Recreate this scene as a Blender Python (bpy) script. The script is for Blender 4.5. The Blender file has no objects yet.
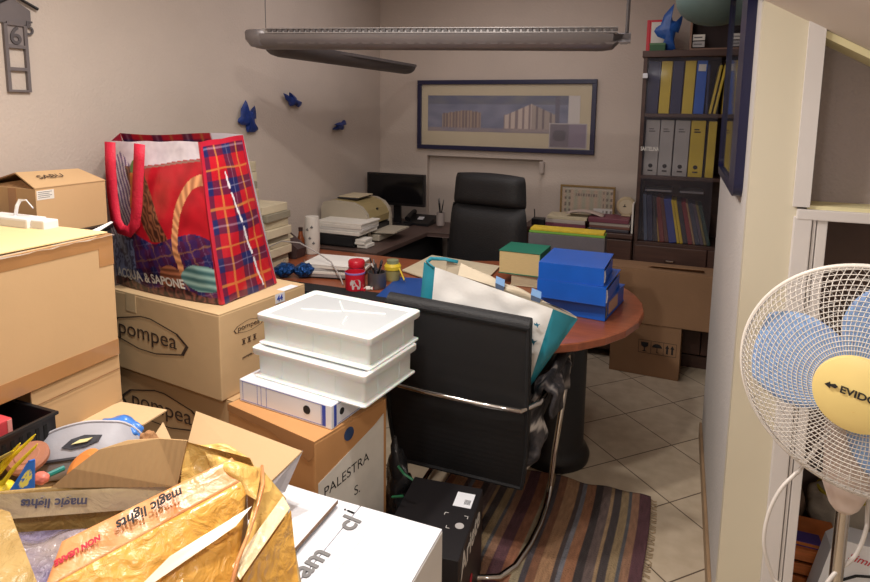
import bpy, bmesh, math, random
from mathutils import Vector, Matrix, noise
random.seed(7)
SC = bpy.context.scene
COL = SC.collection
PI = math.pi
V = Vector

# ------------------------------------------------------------ camera (metres; z up; y into the room)
CAMP = dict(f=610.4, cx=435.0, cy=192.3, pitch=math.radians(7.7707), roll=math.radians(.651), yaw=math.radians(-21.878), H=1.6)
def cam_axes():
    p, r, y = CAMP['pitch'], CAMP['roll'], CAMP['yaw']
    fw = V((math.sin(y)*math.cos(p), math.cos(y)*math.cos(p), -math.sin(p)))
    rt = V((math.cos(y), -math.sin(y), 0)); up = rt.cross(fw)
    return rt*math.cos(r)+up*math.sin(r), -rt*math.sin(r)+up*math.cos(r), fw
RX, UX, FX = cam_axes()
def at(px, py, x=None, y=None, z=None, d=None):
    """survey helper: the point of the place seen at a photo pixel, on a known plane"""
    r = RX*((px-CAMP['cx'])/CAMP['f']) - UX*((py-CAMP['cy'])/CAMP['f']) + FX
    o = V((0, 0, CAMP['H']))
    if x is not None: t = (x-o.x)/r.x
    elif y is not None: t = (y-o.y)/r.y
    elif z is not None: t = (z-o.z)/r.z
    else: t = d
    return o + r*t

# ------------------------------------------------------------ materials
def lin(c):
    f = lambda v: v/12.92 if v <= .04045 else ((v+.055)/1.055)**2.4
    return tuple(f(v/255) for v in c)+(1,)
_m = {}
def mat(name, rgb, rough=.6, metal=0, var=.06, vscale=8, bump=0, bscale=60, rgb2=None, spec=.5, trans=0, alpha=1, coat=0, sss=0, emit=0, stretch=(1,1,1)):
    if name in _m: return _m[name]
    m = bpy.data.materials.new(name); m.use_nodes = True
    nt = m.node_tree; N = nt.nodes; L = nt.links; b = N['Principled BSDF']
    b.inputs['Roughness'].default_value = rough; b.inputs['Metallic'].default_value = metal
    b.inputs['Specular IOR Level'].default_value = spec
    b.inputs['Transmission Weight'].default_value = trans; b.inputs['Alpha'].default_value = alpha
    b.inputs['Coat Weight'].default_value = coat
    if sss: b.inputs['Subsurface Weight'].default_value = sss; b.inputs['Subsurface Scale'].default_value = .01
    tc = N.new('ShaderNodeTexCoord'); mp = N.new('ShaderNodeMapping'); mp.inputs['Scale'].default_value = stretch
    L.new(tc.outputs['Object'], mp.inputs['Vector'])
    nz = N.new('ShaderNodeTexNoise'); nz.inputs['Scale'].default_value = vscale; nz.inputs['Detail'].default_value = 5
    L.new(mp.outputs[0], nz.inputs['Vector'])
    rp = N.new('ShaderNodeValToRGB')
    c = lin(rgb); e = rp.color_ramp.elements
    if rgb2: c1, c2 = c, lin(rgb2)
    else: c1 = tuple(v*(1-var) for v in c[:3])+(1,); c2 = tuple(min(1, v*(1+var)) for v in c[:3])+(1,)
    e[0].position = .32; e[1].position = .68; e[0].color = c1; e[1].color = c2
    L.new(nz.outputs['Fac'], rp.inputs[0]); L.new(rp.outputs[0], b.inputs['Base Color'])
    if emit: L.new(rp.outputs[0], b.inputs['Emission Color']); b.inputs['Emission Strength'].default_value = emit
    if bump:
        n2 = N.new('ShaderNodeTexNoise'); n2.inputs['Scale'].default_value = bscale; n2.inputs['Detail'].default_value = 4
        L.new(mp.outputs[0], n2.inputs['Vector'])
        bp = N.new('ShaderNodeBump'); bp.inputs['Strength'].default_value = bump; bp.inputs['Distance'].default_value = .01
        L.new(n2.outputs['Fac'], bp.inputs['Height']); L.new(bp.outputs[0], b.inputs['Normal'])
    _m[name] = m; return m
def vcmat(name, rough=.6, bump=0, bscale=40, spec=.5, coat=0, sheen=0):
    """material that reads the colour each mesh carries per vertex"""
    if name in _m: return _m[name]
    m = bpy.data.materials.new(name); m.use_nodes = True
    nt = m.node_tree; N = nt.nodes; L = nt.links; b = N['Principled BSDF']
    b.inputs['Roughness'].default_value = rough; b.inputs['Specular IOR Level'].default_value = spec; b.inputs['Coat Weight'].default_value = coat
    a = N.new('ShaderNodeAttribute'); a.attribute_name = 'Col'
    L.new(a.outputs['Color'], b.inputs['Base Color'])
    if bump:
        tc = N.new('ShaderNodeTexCoord'); n2 = N.new('ShaderNodeTexNoise'); n2.inputs['Scale'].default_value = bscale; n2.inputs['Detail'].default_value = 4
        L.new(tc.outputs['Object'], n2.inputs['Vector'])
        bp = N.new('ShaderNodeBump'); bp.inputs['Strength'].default_value = bump; bp.inputs['Distance'].default_value = .01
        L.new(n2.outputs['Fac'], bp.inputs['Height']); L.new(bp.outputs[0], b.inputs['Normal'])
    _m[name] = m; return m
def glassmat(name, rgb, alpha=.15, rough=.05):
    m = mat(name, rgb, rough=rough, alpha=alpha, var=0, spec=.6); return m

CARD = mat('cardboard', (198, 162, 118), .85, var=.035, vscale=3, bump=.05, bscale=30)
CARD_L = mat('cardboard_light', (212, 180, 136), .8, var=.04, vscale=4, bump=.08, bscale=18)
CARD_I = mat('cardboard_inside', (186, 148, 104), .9, var=.08, vscale=6, bump=.15, bscale=30)
CARD_O = mat('cardboard_orange', (200, 146, 92), .8, var=.06, vscale=5, bump=.08, bscale=20)
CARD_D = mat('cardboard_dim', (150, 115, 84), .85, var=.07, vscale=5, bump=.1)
CARD_E = mat('cardboard_edge', (150, 112, 74), .9, var=.15, vscale=60)
TAPE_B = mat('brown_tape', (170, 122, 74), .3, var=.08, vscale=10, bump=.1, bscale=14, coat=.3)
TAPE_C = mat('clear_tape', (215, 190, 150), .2, var=.04, coat=.5)
INK = mat('ink_brown', (70, 52, 40), .8, var=.05)
BLACKINK = mat('ink_black', (30, 28, 30), .7, var=.05)
GREYINK = mat('ink_grey', (120, 118, 118), .7, var=.05)
WHITEINK = mat('ink_white', (225, 222, 215), .7, var=.02)
REDINK = mat('ink_red', (200, 40, 60), .7, var=.05)
BLUEINK = mat('ink_blue', (50, 75, 175), .6, var=.05)
WHITE = mat('white_board', (232, 233, 238), .6, var=.015, vscale=3, bump=.05, bscale=10)
WHITE_S = mat('white_card_side', (226, 222, 218), .7, var=.03)
PAPER = mat('paper', (225, 220, 210), .8, var=.04, vscale=20)
PAPER_D = mat('old_paper', (196, 182, 152), .85, var=.1, vscale=30, stretch=(1, 1, 12))
CREAM = mat('cream_paper', (212, 198, 168), .8, var=.06, vscale=12)
BLACK_PL = mat('black_plastic', (26, 25, 27), .4, var=.1, vscale=20)
BLACK_L = mat('black_leather', (21, 20, 22), .62, var=.12, vscale=30, bump=.25, bscale=120)
BLACK_CL = mat('black_cloth', (22, 21, 23), .9, var=.15, vscale=60, bump=.2, bscale=200)
CHROME = mat('chrome', (205, 200, 195), .12, metal=1, var=.04)
GREYMET = mat('grey_metal', (112, 110, 110), .35, metal=.6, var=.05)
WOOD_D = mat('dark_wood', (74, 50, 42), .45, var=.2, vscale=6, stretch=(1, 1, 8))
WOOD_T = mat('reddish_wood', (152, 84, 54), .32, var=.14, vscale=5, stretch=(1.5, 9, 1), coat=.2)
BLUE_B = mat('blue_binder', (16, 92, 196), .35, var=.06, vscale=10, coat=.2)
BLUE_D = mat('dark_blue', (36, 60, 135), .5, var=.1)
NAVY = mat('navy', (38, 44, 84), .5, var=.1)
YELL = mat('yellow_binder', (214, 186, 58), .55, var=.06)
GREY_B = mat('grey_binder', (178, 174, 172), .6, var=.06)
GREEN = mat('green_book', (22, 116, 92), .6, var=.08)
RED = mat('red_plastic', (205, 30, 50), .35, var=.08)
CRATE = mat('milky_plastic', (232, 236, 233), .35, var=.01, vscale=3, sss=.35)
CRATE_T = mat('frosted_lid', (188, 192, 194), .45, var=.02)

# ------------------------------------------------------------ mesh builder
class MB:
    def __init__(s): s.v = []; s.f = []; s.mi = []; s.c = []; s.hc = False
    def add(s, vs, fs, mi=0, cols=None):
        o = len(s.v); s.v += [V(v) for v in vs]; s.f += [tuple(i+o for i in f) for f in fs]; s.mi += [mi]*len(fs)
        if cols: s.hc = True
        s.c += cols if cols else [(1, 1, 1, 1)]*len(vs)
        return s
    def box(s, lo, hi, bev=0, mi=0, M=None, seg=2):
        bm = bmesh.new(); bmesh.ops.create_cube(bm, size=1)
        lo, hi = V(lo), V(hi); d = hi-lo; c = (hi+lo)/2
        for v in bm.verts: v.co = V((v.co.x*d.x, v.co.y*d.y, v.co.z*d.z))+c
        if bev: bmesh.ops.bevel(bm, geom=list(bm.edges), offset=min(bev, min(abs(q) for q in d)*.45), segments=seg, profile=.6, affect='EDGES')
        if M: bmesh.ops.transform(bm, matrix=M, verts=bm.verts)
        bm.verts.index_update()
        s.add([v.co.copy() for v in bm.verts], [[v.index for v in f.verts] for f in bm.faces], mi); bm.free(); return s
    def quad(s, a, b, c, d, mi=0): return s.add([a, b, c, d], [(0, 1, 2, 3)], mi)
    def slab(s, pts, t, mi=0):
        """polygon pushed along its normal by t"""
        p = [V(q) for q in pts]; n = (p[1]-p[0]).cross(p[2]-p[0]).normalized()*t; k = len(p)
        return s.add(p+[q+n for q in p], [tuple(range(k-1, -1, -1)), tuple(range(k, 2*k))]+[(i, (i+1) % k, k+(i+1) % k, k+i) for i in range(k)], mi)
    def tube(s, pts, r, n=8, mi=0, closed=False, flat=1):
        pts = [V(p) for p in pts]; vs = []; K = len(pts); rr = r if isinstance(r, (list, tuple)) else [r]*K
        ref = None
        for i, p in enumerate(pts):
            t = (pts[(i+1) % K]-pts[i-1]) if closed else (pts[min(i+1, K-1)]-pts[max(i-1, 0)])
            t = t.normalized() if t.length > 1e-9 else V((0, 0, 1))
            if ref is None: ref = t.orthogonal().normalized()
            ref = (ref-t*ref.dot(t)); ref = ref.normalized() if ref.length > 1e-6 else t.orthogonal().normalized()
            b = t.cross(ref)
            for j in range(n): a = 2*PI*j/n; vs.append(p+(ref*math.cos(a)+b*math.sin(a)*flat)*rr[i])
        fs = [(i*n+j, i*n+(j+1) % n, ((i+1) % K)*n+(j+1) % n, ((i+1) % K)*n+j) for i in range(K if closed else K-1) for j in range(n)]
        if not closed: fs += [tuple(range(n-1, -1, -1)), tuple(range((K-1)*n, K*n))]
        return s.add(vs, fs, mi)
    def lathe(s, prof, n=28, c=(0, 0, 0), mi=0, M=None, caps=True):
        vs = []; K = len(prof); c = V(c)
        for r, z in prof:
            for j in range(n): a = 2*PI*j/n; vs.append(V((r*math.cos(a), r*math.sin(a), z))+c)
        if M: vs = [M@v for v in vs]
        fs = [(i*n+j, i*n+(j+1) % n, (i+1)*n+(j+1) % n, (i+1)*n+j) for i in range(K-1) for j in range(n)]
        if caps: fs += [tuple(range(n-1, -1, -1)), tuple(range((K-1)*n, K*n))]
        return s.add(vs, fs, mi)
    def prism(s, poly, z0, z1, mi=0, M=None, bev=0):
        k = len(poly)
        if bev:
            rings = [(1, z0, bev), (1, z0+bev, 0), (1, z1-bev, 0), (1, z1, bev)]
            cx = sum(p[0] for p in poly)/k; cy = sum(p[1] for p in poly)/k; vs = []
            for _, z, ins in rings:
                for x, y in poly:
                    d = math.hypot(x-cx, y-cy) or 1; q = 1-ins/d; vs.append(V((cx+(x-cx)*q, cy+(y-cy)*q, z)))
            fs = [tuple(range(k-1, -1, -1)), tuple(range(3*k, 4*k))]+[(r*k+i, r*k+(i+1) % k, (r+1)*k+(i+1) % k, (r+1)*k+i) for r in range(3) for i in range(k)]
        else:
            vs = [V((x, y, z0)) for x, y in poly]+[V((x, y, z1)) for x, y in poly]
            fs = [tuple(range(k-1, -1, -1)), tuple(range(k, 2*k))]+[(i, (i+1) % k, k+(i+1) % k, k+i) for i in range(k)]
        if M: vs = [M@v for v in vs]
        return s.add(vs, fs, mi)
    def grid(s, fn, nu, nv, col=None, mi=0):
        vs = []; cs = []
        for j in range(nv+1):
            for i in range(nu+1):
                u, v = i/nu, j/nv; vs.append(V(fn(u, v)))
                if col: c = col(u, v); cs.append(lin(c))
        fs = [(j*(nu+1)+i, j*(nu+1)+i+1, (j+1)*(nu+1)+i+1, (j+1)*(nu+1)+i) for j in range(nv) for i in range(nu)]
        return s.add(vs, fs, mi, cs if col else None)
def xf(o):
    return Matrix.Translation(o.location) @ o.rotation_euler.to_matrix().to_4x4()
def wm(o):
    m = xf(o)
    while o.parent: o = o.parent; m = xf(o)@m
    return m
def obj(name, mb, mats, parent=None, world=False, smooth=None, loc=None, solid=0, sub=0):
    me = bpy.data.meshes.new(name)
    vs = mb.v
    if world and parent: W = wm(parent).inverted(); vs = [W@v for v in vs]
    me.from_pydata([tuple(v) for v in vs], [], mb.f)
    if not isinstance(mats, (list, tuple)): mats = [mats]
    for m in mats: me.materials.append(m)
    me.polygons.foreach_set('material_index', mb.mi)
    if mb.hc:
        ca = me.color_attributes.new('Col', 'FLOAT_COLOR', 'POINT')
        ca.data.foreach_set('color', [q for c in mb.c for q in c])
    bm = bmesh.new(); bm.from_mesh(me)
    if smooth != 'keep': bmesh.ops.recalc_face_normals(bm, faces=bm.faces)
    bm.to_mesh(me); bm.free()
    if smooth:
        me.polygons.foreach_set('use_smooth', [True]*len(me.polygons))
        if smooth is True: me.set_sharp_from_angle(angle=math.radians(40))
    o = bpy.data.objects.new(name, me); COL.objects.link(o)
    if parent: o.parent = parent
    if loc: o.location = loc
    if solid:
        md = o.modifiers.new('thickness', 'SOLIDIFY'); md.thickness = solid; md.offset = 0
    if sub:
        md = o.modifiers.new('smooth', 'SUBSURF'); md.levels = sub; md.render_levels = sub
    return o
def tag(o, label=None, cat=None, group=None, kind=None):
    if label: o['label'] = label
    if cat: o['category'] = cat
    if group: o['group'] = group
    if kind: o['kind'] = kind
    return o
def thing(name, label, cat, loc=(0, 0, 0), rz=0, group=None):
    o = bpy.data.objects.new(name, None); COL.objects.link(o); o.empty_display_size = .05
    o.location = loc; o.rotation_euler = (0, 0, math.radians(rz)); return tag(o, label, cat, group)
def struct(name, mb, m, **k): return tag(obj(name, mb, m, **k), kind='structure')
def copy_tree(o, parent=None):
    c = o.copy(); COL.objects.link(c); c.parent = parent
    for ch in list(o.children): copy_tree(ch, c)
    return c
def text(name, body, size, o, xd, yd, m, parent=None, sx=1, shear=0, bold=0, depth=.0004, center=False, world=True):
    """flat lettering as a mesh: o = baseline start, xd/yd = writing and up directions"""
    cu = bpy.data.curves.new(name, 'FONT'); cu.body = body; cu.size = size; cu.shear = shear; cu.offset = bold; cu.extrude = depth
    if center: cu.align_x = 'CENTER'
    tmp = bpy.data.objects.new(name, cu); COL.objects.link(tmp)
    dg = bpy.context.evaluated_depsgraph_get(); me = bpy.data.meshes.new_from_object(tmp.evaluated_get(dg))
    bpy.data.objects.remove(tmp); bpy.data.curves.remove(cu)
    xd = V(xd).normalized(); yd = V(yd).normalized(); zd = xd.cross(yd); o = V(o)
    W = wm(parent).inverted() if (parent and world) else Matrix()
    for v in me.vertices: v.co = W@(o+xd*v.co.x*sx+yd*v.co.y+zd*(v.co.z+depth))
    me.materials.clear(); me.materials.append(m)
    ob = bpy.data.objects.new(name, me); COL.objects.link(ob)
    if parent: ob.parent = parent
    return ob
def fnoise(p, s=5, a=1, seed=0): return noise.noise(V(p)*s+V((seed*3.1, seed*1.7, seed)))*a

# ============================================================ THE ROOM
LW, BW, RW, PY = -2.22, 4.35, .18, 1.87
def wallmat(name, rgb, b=.25):
    return mat(name, rgb, .9, var=.035, vscale=2.5, bump=b, bscale=90)
WALL = wallmat('rough_plaster', (198, 184, 172)); WALL_R = wallmat('rough_plaster_right', (196, 190, 184))
CEIL = wallmat('ceiling_paint', (222, 212, 204), .08)
# floor tiles laid on the diagonal
fm = bpy.data.materials.new('diagonal_floor_tiles'); fm.use_nodes = True
N = fm.node_tree.nodes; L = fm.node_tree.links; b = N['Principled BSDF']
tc = N.new('ShaderNodeTexCoord'); mp = N.new('ShaderNodeMapping'); mp.vector_type = 'TEXTURE'
mp.inputs['Location'].default_value = (.046, 2.998, 0); mp.inputs['Rotation'].default_value = (0, 0, math.radians(45))
br = N.new('ShaderNodeTexBrick'); br.offset = 0; br.inputs['Scale'].default_value = 1; br.inputs['Brick Width'].default_value = .333; br.inputs['Row Height'].default_value = .333
br.inputs['Mortar Size'].default_value = .0028; br.inputs['Mortar Smooth'].default_value = .1
br.inputs['Color1'].default_value = lin((206, 190, 166)); br.inputs['Color2'].default_value = lin((198, 181, 157)); br.inputs['Mortar'].default_value = lin((92, 76, 62))
nz = N.new('ShaderNodeTexNoise'); nz.inputs['Scale'].default_value = 14; nz.inputs['Detail'].default_value = 8
mx = N.new('ShaderNodeMix'); mx.data_type = 'RGBA'; mx.blend_type = 'MULTIPLY'; mx.inputs['Factor'].default_value = .5
rp = N.new('ShaderNodeValToRGB'); rp.color_ramp.elements[0].position = .35; rp.color_ramp.elements[0].color = (.72, .68, .62, 1); rp.color_ramp.elements[1].position = .65
L.new(tc.outputs['Object'], mp.inputs[0]); L.new(mp.outputs[0], br.inputs['Vector']); L.new(tc.outputs['Object'], nz.inputs['Vector'])
L.new(nz.outputs['Fac'], rp.inputs[0]); L.new(br.outputs['Color'], mx.inputs['A']); L.new(rp.outputs[0], mx.inputs['B']); L.new(mx.outputs['Result'], b.inputs['Base Color'])
b.inputs['Roughness'].default_value = .42
struct('floor', MB().box((LW-.1, -1.6, -.08), (1.4, BW+.1, 0)), fm)
struct('wall_left', MB().box((LW-.1, -1.6, 0), (LW, BW+.1, 2.7)), WALL)
# back wall with a shallow niche below the picture
nx0, nx1, nz1 = -1.815, -.915, 1.245
wb = MB().box((LW, BW+.05, 0), (1.4, BW+.12, 2.7)).box((LW, BW, 0), (nx0, BW+.05, 2.7)).box((nx1, BW, 0), (1.4, BW+.05, 2.7)).box((nx0, BW, nz1), (nx1, BW+.05, 2.7))
struct('wall_back', wb, WALL)
struct('wall_right', MB().box((RW, PY+.04, 0), (RW+.11, 3.14, 2.7)).box((RW+.11, 3.03, 0), (1.4, 3.14, 2.7)).box((1.3, -1.6, 0), (1.4, BW, 2.7)), WALL_R)
struct('wall_front', MB().box((LW, -1.6, 0), (1.3, -1.5, 2.7)), WALL)
sl = lambda x: 1.895-.55*(x-.18)
cl = MB().box((LW, -1.6, 2.7), (1.4, BW, 2.78))
struct('ceiling', cl, CEIL)
sc_ = MB().slab([(-1.28, -1.5, sl(-1.28)), (1.3, -1.5, sl(1.3)), (1.3, PY, sl(1.3)), (-1.28, PY, sl(-1.28))], .03)
struct('ceiling_slope', sc_, CEIL)
struct('ceiling_fascia', MB().slab([(-1.28, PY, 2.70), (.18, PY, 2.70), (.18, PY, sl(.18)), (-1.28, PY, sl(-1.28))], -.03), CEIL)
BASEB = mat('brown_skirting', (150, 122, 92), .5, var=.12, vscale=10)
struct('baseboard_right', MB().box((RW-.012, PY, 0), (RW, 3.14, .075), .003), BASEB)
struct('baseboard_back', MB().box((LW, BW-.012, 0), (nx0, BW, .075)).box((nx1, BW-.012, 0), (1.3, BW, .075)), BASEB)
# cream partition, its white trims and the two openings
CREAMP = mat('cream_gloss_panel', (212, 203, 180), .4, var=.015, vscale=2)
TRIMW = mat('white_trim', (214, 208, 204), .45, var=.02)
GREYP = wallmat('grey_plaster_panel', (158, 146, 142), .5)
def py_poly(pts, y0, y1, mb=None):
    mb = mb or MB(); k = len(pts)
    return mb.add([V((x, y0, z)) for x, z in pts]+[V((x, y1, z)) for x, z in pts], [tuple(range(k)), tuple(range(2*k-1, k-1, -1))]+[(i, k+i, k+(i+1) % k, (i+1) % k) for i in range(k)])
wp = py_poly([(RW, 0), (.30, 0), (.30, sl(.30)), (RW, sl(RW))], PY, PY+.04)
struct('wall_partition', wp, CREAMP)
struct('trim_1', py_poly([(.288, 1.352), (.327, 1.352), (.327, sl(.327)), (.288, sl(.288))], PY-.012, PY+.03), TRIMW)
rev = py_poly([(.323, 1.346), (1.3, 1.346), (1.3, 1.356), (.323, 1.356)], PY, PY+.1)
py_poly([(.323, sl(.323)-.001), (1.3, sl(1.3)-.001), (1.3, sl(1.3)-.02), (.323, sl(.323)-.02)], PY, PY+.1, rev)
struct('trim_2', rev, mat('cream_reveal', (226, 216, 170), .5, var=.02))
struct('wall_upper_panel', py_poly([(.30, 1.34), (1.3, 1.34), (1.3, sl(1.3)), (.30, sl(.30))], PY+.1, PY+.12), GREYP)
struct('trim_3', MB().box((.299, PY-.014, 1.318), (1.3, PY+.03, 1.346), .003), TRIMW)
struct('trim_4', MB().box((.293, PY-.012, 0), (.336, PY+.03, 1.325), .003), TRIMW)
fr = MB().box((.339, PY-.006, 0), (.346, PY+.03, 1.319)).box((.349, PY-.006, 0), (.373, PY+.03, 1.319), .002).box((.336, PY+.004, 0), (.374, PY+.028, 1.319))
struct('door_1', fr, TRIMW)
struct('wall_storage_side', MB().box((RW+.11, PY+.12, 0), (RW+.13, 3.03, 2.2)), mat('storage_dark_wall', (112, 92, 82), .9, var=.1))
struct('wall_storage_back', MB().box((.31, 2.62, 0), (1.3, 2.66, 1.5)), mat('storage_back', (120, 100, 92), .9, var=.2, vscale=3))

# ============================================================ BACK WALL: picture, bookcase, low cabinet
def panel_frame(t, x0, x1, z0, z1, y, w, m, th=.02):
    f = MB().box((x0, y-th, z1-w), (x1, y, z1), .003).box((x0, y-th, z0), (x1, y, z0+w), .003).box((x0, y-th, z0+w), (x0+w, y, z1-w), .003).box((x1-w, y-th, z0+w), (x1, y, z1-w), .003)
    return obj('frame', f, m, t, world=True)
t = thing('framed_picture', 'long navy framed panorama of old buildings hung on the back wall', 'picture', (-1.22, BW, 1.55))
x0, x1, z0, z1 = -1.892, -.556, 1.297, 1.815
panel_frame(t, x0, x1, z0, z1, BW, .032, mat('navy_frame', (34, 34, 66), .35, var=.05), .025)
obj('mat_board', MB().box((x0+.03, BW-.008, z0+.03), (x1-.03, BW-.003, z1-.03)), mat('mount_board', (200, 184, 150), .7, var=.02), t, world=True)
def art(u, v):
    n = fnoise((u*4, v*2, 0), 2.2, 1)
    c = [110+30*n, 112+26*n, 134+22*n]
    if v > .75: c = [92+25*n, 94+20*n, 112]
    h1 = .60-.10*abs((u-.27)/.16) if .10 < u < .37 else 0
    h2 = .48+.30*max(0, 1-abs(u-.70)/.16) if .52 < u < .86 else 0
    if 0 < v < h1: c = [158, 132, 112] if int(u*90) % 2 else [112, 92, 86]
    if v < h2: c = [196, 176, 162] if int(u*70) % 3 else [132, 112, 112]
    if v < h2 and u > .70: c = [q*.82 for q in c]
    if v < .12: c = [138+20*n, 124+14*n, 126]
    if .85 < u < .88: c = [90, 84, 100]
    if u > .93 and v > .2: c = [205, 196, 188]
    return tuple(max(0, min(255, q)) for q in c)
ax0, ax1, az0, az1 = -1.808, -.665, 1.435, 1.702
obj('print', MB().grid(lambda u, v: (ax0+(ax1-ax0)*u, BW-.010, az0+(az1-az0)*v), 150, 40, art), vcmat('print_ink', .5), t, world=True, smooth='keep')
obj('photo_insert', MB().grid(lambda u, v: (-.875+.265*u, BW-.012, 1.335+.175*v), 24, 16, lambda u, v: (190, 180, 176) if u < .04 or v < .06 or u > .97 or v > .95 else ((70, 58, 66) if (u-.27)**2+(v-.5)**2*.5 < .03 else ((128, 112, 128) if u > .5 else (105, 92, 100)))), vcmat('print_ink'), t, world=True, smooth='keep')
obj('glass', MB().box((x0+.03, BW-.018, z0+.03), (x1-.03, BW-.016, z1-.03)), glassmat('picture_glass', (220, 220, 230), .06), t, world=True)
# small switch box at the niche corner
tag(obj('wall_socket', MB().box((-.935, BW-.03, 1.15), (-.90, BW+.001, 1.235), .006), mat('dull_ivory', (180, 166, 156), .5)), 'small ivory box on the wall at the niche corner below the panorama', 'socket')

# bookcase
bx0, bx1, by0, by1 = -.243, .62, 4.0, 4.33
SH = [1.965, 1.588, 1.205, .785]
t = thing('bookcase', 'dark wooden bookcase with glass doors in the back right corner', 'bookcase', ((bx0+bx1)/2, by0, 0))
c = MB().box((bx0, by0, .08), (bx0+.022, by1, 1.93)).box((bx1-.022, by0, .08), (bx1, by1, 1.93)).box((bx0, by1-.01, .08), (bx1, by1, 1.93)).box((bx0, by0+.02, 0), (bx1, by1, .08))
obj('carcass', c, WOOD_D, t, world=True)
obj('top_board', MB().box((bx0-.008, by0-.012, 1.925), (bx1, by1, 1.965), .004), WOOD_D, t, world=True)
for z in SH[1:]: obj('shelf', MB().box((bx0+.022, by0+.005, z-.022), (bx1-.022, by1-.01, z), .002), WOOD_D, t, world=True)
for k, (xa, xb) in enumerate([(bx0+.01, .185), (.19, bx1-.01)]):
    d = obj('drawer', MB().box((xa, by0-.016, .58), (xb, by0, .765), .004), WOOD_D, t, world=True)
    tag(obj('handle', MB().tube([((xa+xb)/2-.03, by0-.017, .68), ((xa+xb)/2-.02, by0-.035, .68), ((xa+xb)/2+.02, by0-.035, .68), ((xa+xb)/2+.03, by0-.017, .68)], .005, 6), CHROME, d, world=True), 'chrome pull')
    obj('lower_door', MB().box((xa, by0-.016, .1), (xb, by0, .57), .004), WOOD_D, t, world=True)
GL = glassmat('bookcase_glass', (130, 126, 136), .10, .08)
gd = obj('glass_door', MB().box((bx0+.024, by0-.008, .80), (.19, by0-.004, 1.92)), GL, t, world=True)
text('door_lettering', 'SARTELINA', .034, (bx0+.012, by0-.0095, 1.36), (1, 0, 0), (0, 0, 1), WHITEINK, gd, sx=.62, bold=.001)
obj('door_hinge', MB().box((bx0+.0, by0-.02, 1.80), (bx0+.03, by0-.004, 1.83), .004), WHITE, t, world=True)

def spanx(p0, p1, py, y=4.03): return at(p0, py, y=y).x, at(p1, py, y=y).x
def binder(name, label, m, x0, x1, z0, z1, lean=0, group=None, face=None, ring=True, y=4.035, depth=.24, lab=None):
    t = thing(name, label, 'binder', ((x0+x1)/2, y, z0), 0, group); w = x1-x0; h = z1-z0
    M = Matrix.Rotation(math.radians(lean), 4, 'Y')
    obj('cover', MB().box((-w/2+.0008, 0, 0), (w/2-.0008, depth, h), .003, M=M), m, t)
    if ring:
        MM = M@Matrix.Translation((0, -.0002, .06))@Matrix.Rotation(PI/2, 4, 'X')
        obj('finger_hole', MB().lathe([(.001, -.001), (.013, -.001), (.013, .001), (.001, .001)], 18, M=MM), BLACKINK, t)
        obj('spine_print', MB().box((-w*.18, -.001, .025), (w*.18, .0005, .034), M=M), BLACKINK, t)
    if lab: obj('spine_label', MB().box((-w*.36, -.0012, h*lab[0]), (w*.36, .0005, h*lab[1]), .0003, M=M), lab[2], t)
    return t
r1 = [(644.5, 657, NAVY, 'dark navy', 'first from the left on the top bookcase shelf'), (657.6, 668.5, YELL, 'yellow', 'between two navy ones on the top bookcase shelf'), (669, 680, NAVY, 'navy', 'between two yellow ones on the top bookcase shelf'),
      (681, 692, YELL, 'yellow', 'left of the bright blue one on the top bookcase shelf')]
g1 = 'binders on the top shelf of the bookcase'
for p0, p1, m, cn, w in r1:
    a, b_ = spanx(p0, p1, 118); binder('ring_binder', cn+' binder standing '+w, m, a, b_, SH[1], 1.905, 1.2, g1, ring=False)
a, b_ = spanx(692.5, 703, 118); binder('ring_binder', 'bright blue binder with a white spine label on the top bookcase shelf', BLUE_B, a, b_, SH[1], 1.905, 1.5, g1, ring=False, lab=(.8, .93, PAPER))
for i, (pp, mm, lb) in enumerate([(704.5, NAVY, 'thin dark folder standing upright right of the bright blue binder'), (708, YELL, 'thin yellow folder leaning right, left one of the leaning pair on the top shelf'), (712.5, YELL, 'thin yellow folder leaning right, right one of the leaning pair on the top shelf')]):
    a = at(pp, 118, y=4.03).x; binder('thin_folder', lb, mm, a, a+.016, SH[1]+.002, 1.88, 0 if i == 0 else 9, g1, ring=False)
a, b_ = spanx(719, 730, 118); binder('ring_binder', 'yellow binder with a finger hole at the right end of the top bookcase shelf', YELL, a+.012, b_+.012, SH[1], 1.90, 1, g1)
g2 = 'binders on the middle shelf of the bookcase'
for p0, p1, m, lb in [(642.5, 656.5, GREY_B, 'grey binder at the left end of the middle bookcase shelf'), (657, 670.5, GREY_B, 'grey binder in the middle of three on the middle bookcase shelf'),
                      (671.5, 686.5, GREY_B, 'grey binder beside the yellow one on the middle bookcase shelf'), (687.2, 701.8, YELL, 'yellow binder with black print on the middle bookcase shelf')]:
    a, b_ = spanx(p0, p1, 176); bt = binder('ring_binder', lb, m, a, b_, SH[2], 1.548, .8, g2)
    obj('spine_text', MB().box((-.018, -.0012, .27), (.018, .0005, .278)).box((-.018, -.0012, .285), (.010, .0005, .292)), BLACKINK if m is YELL else GREYINK, bt)
a, b_ = spanx(704.5, 713, 176); binder('narrow_binder', 'narrow yellow binder right of the printed yellow one on the middle shelf', YELL, a, b_, SH[2], 1.545, .8, g2, ring=False)
g3 = 'folders on the lowest shelf of the bookcase'
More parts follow.
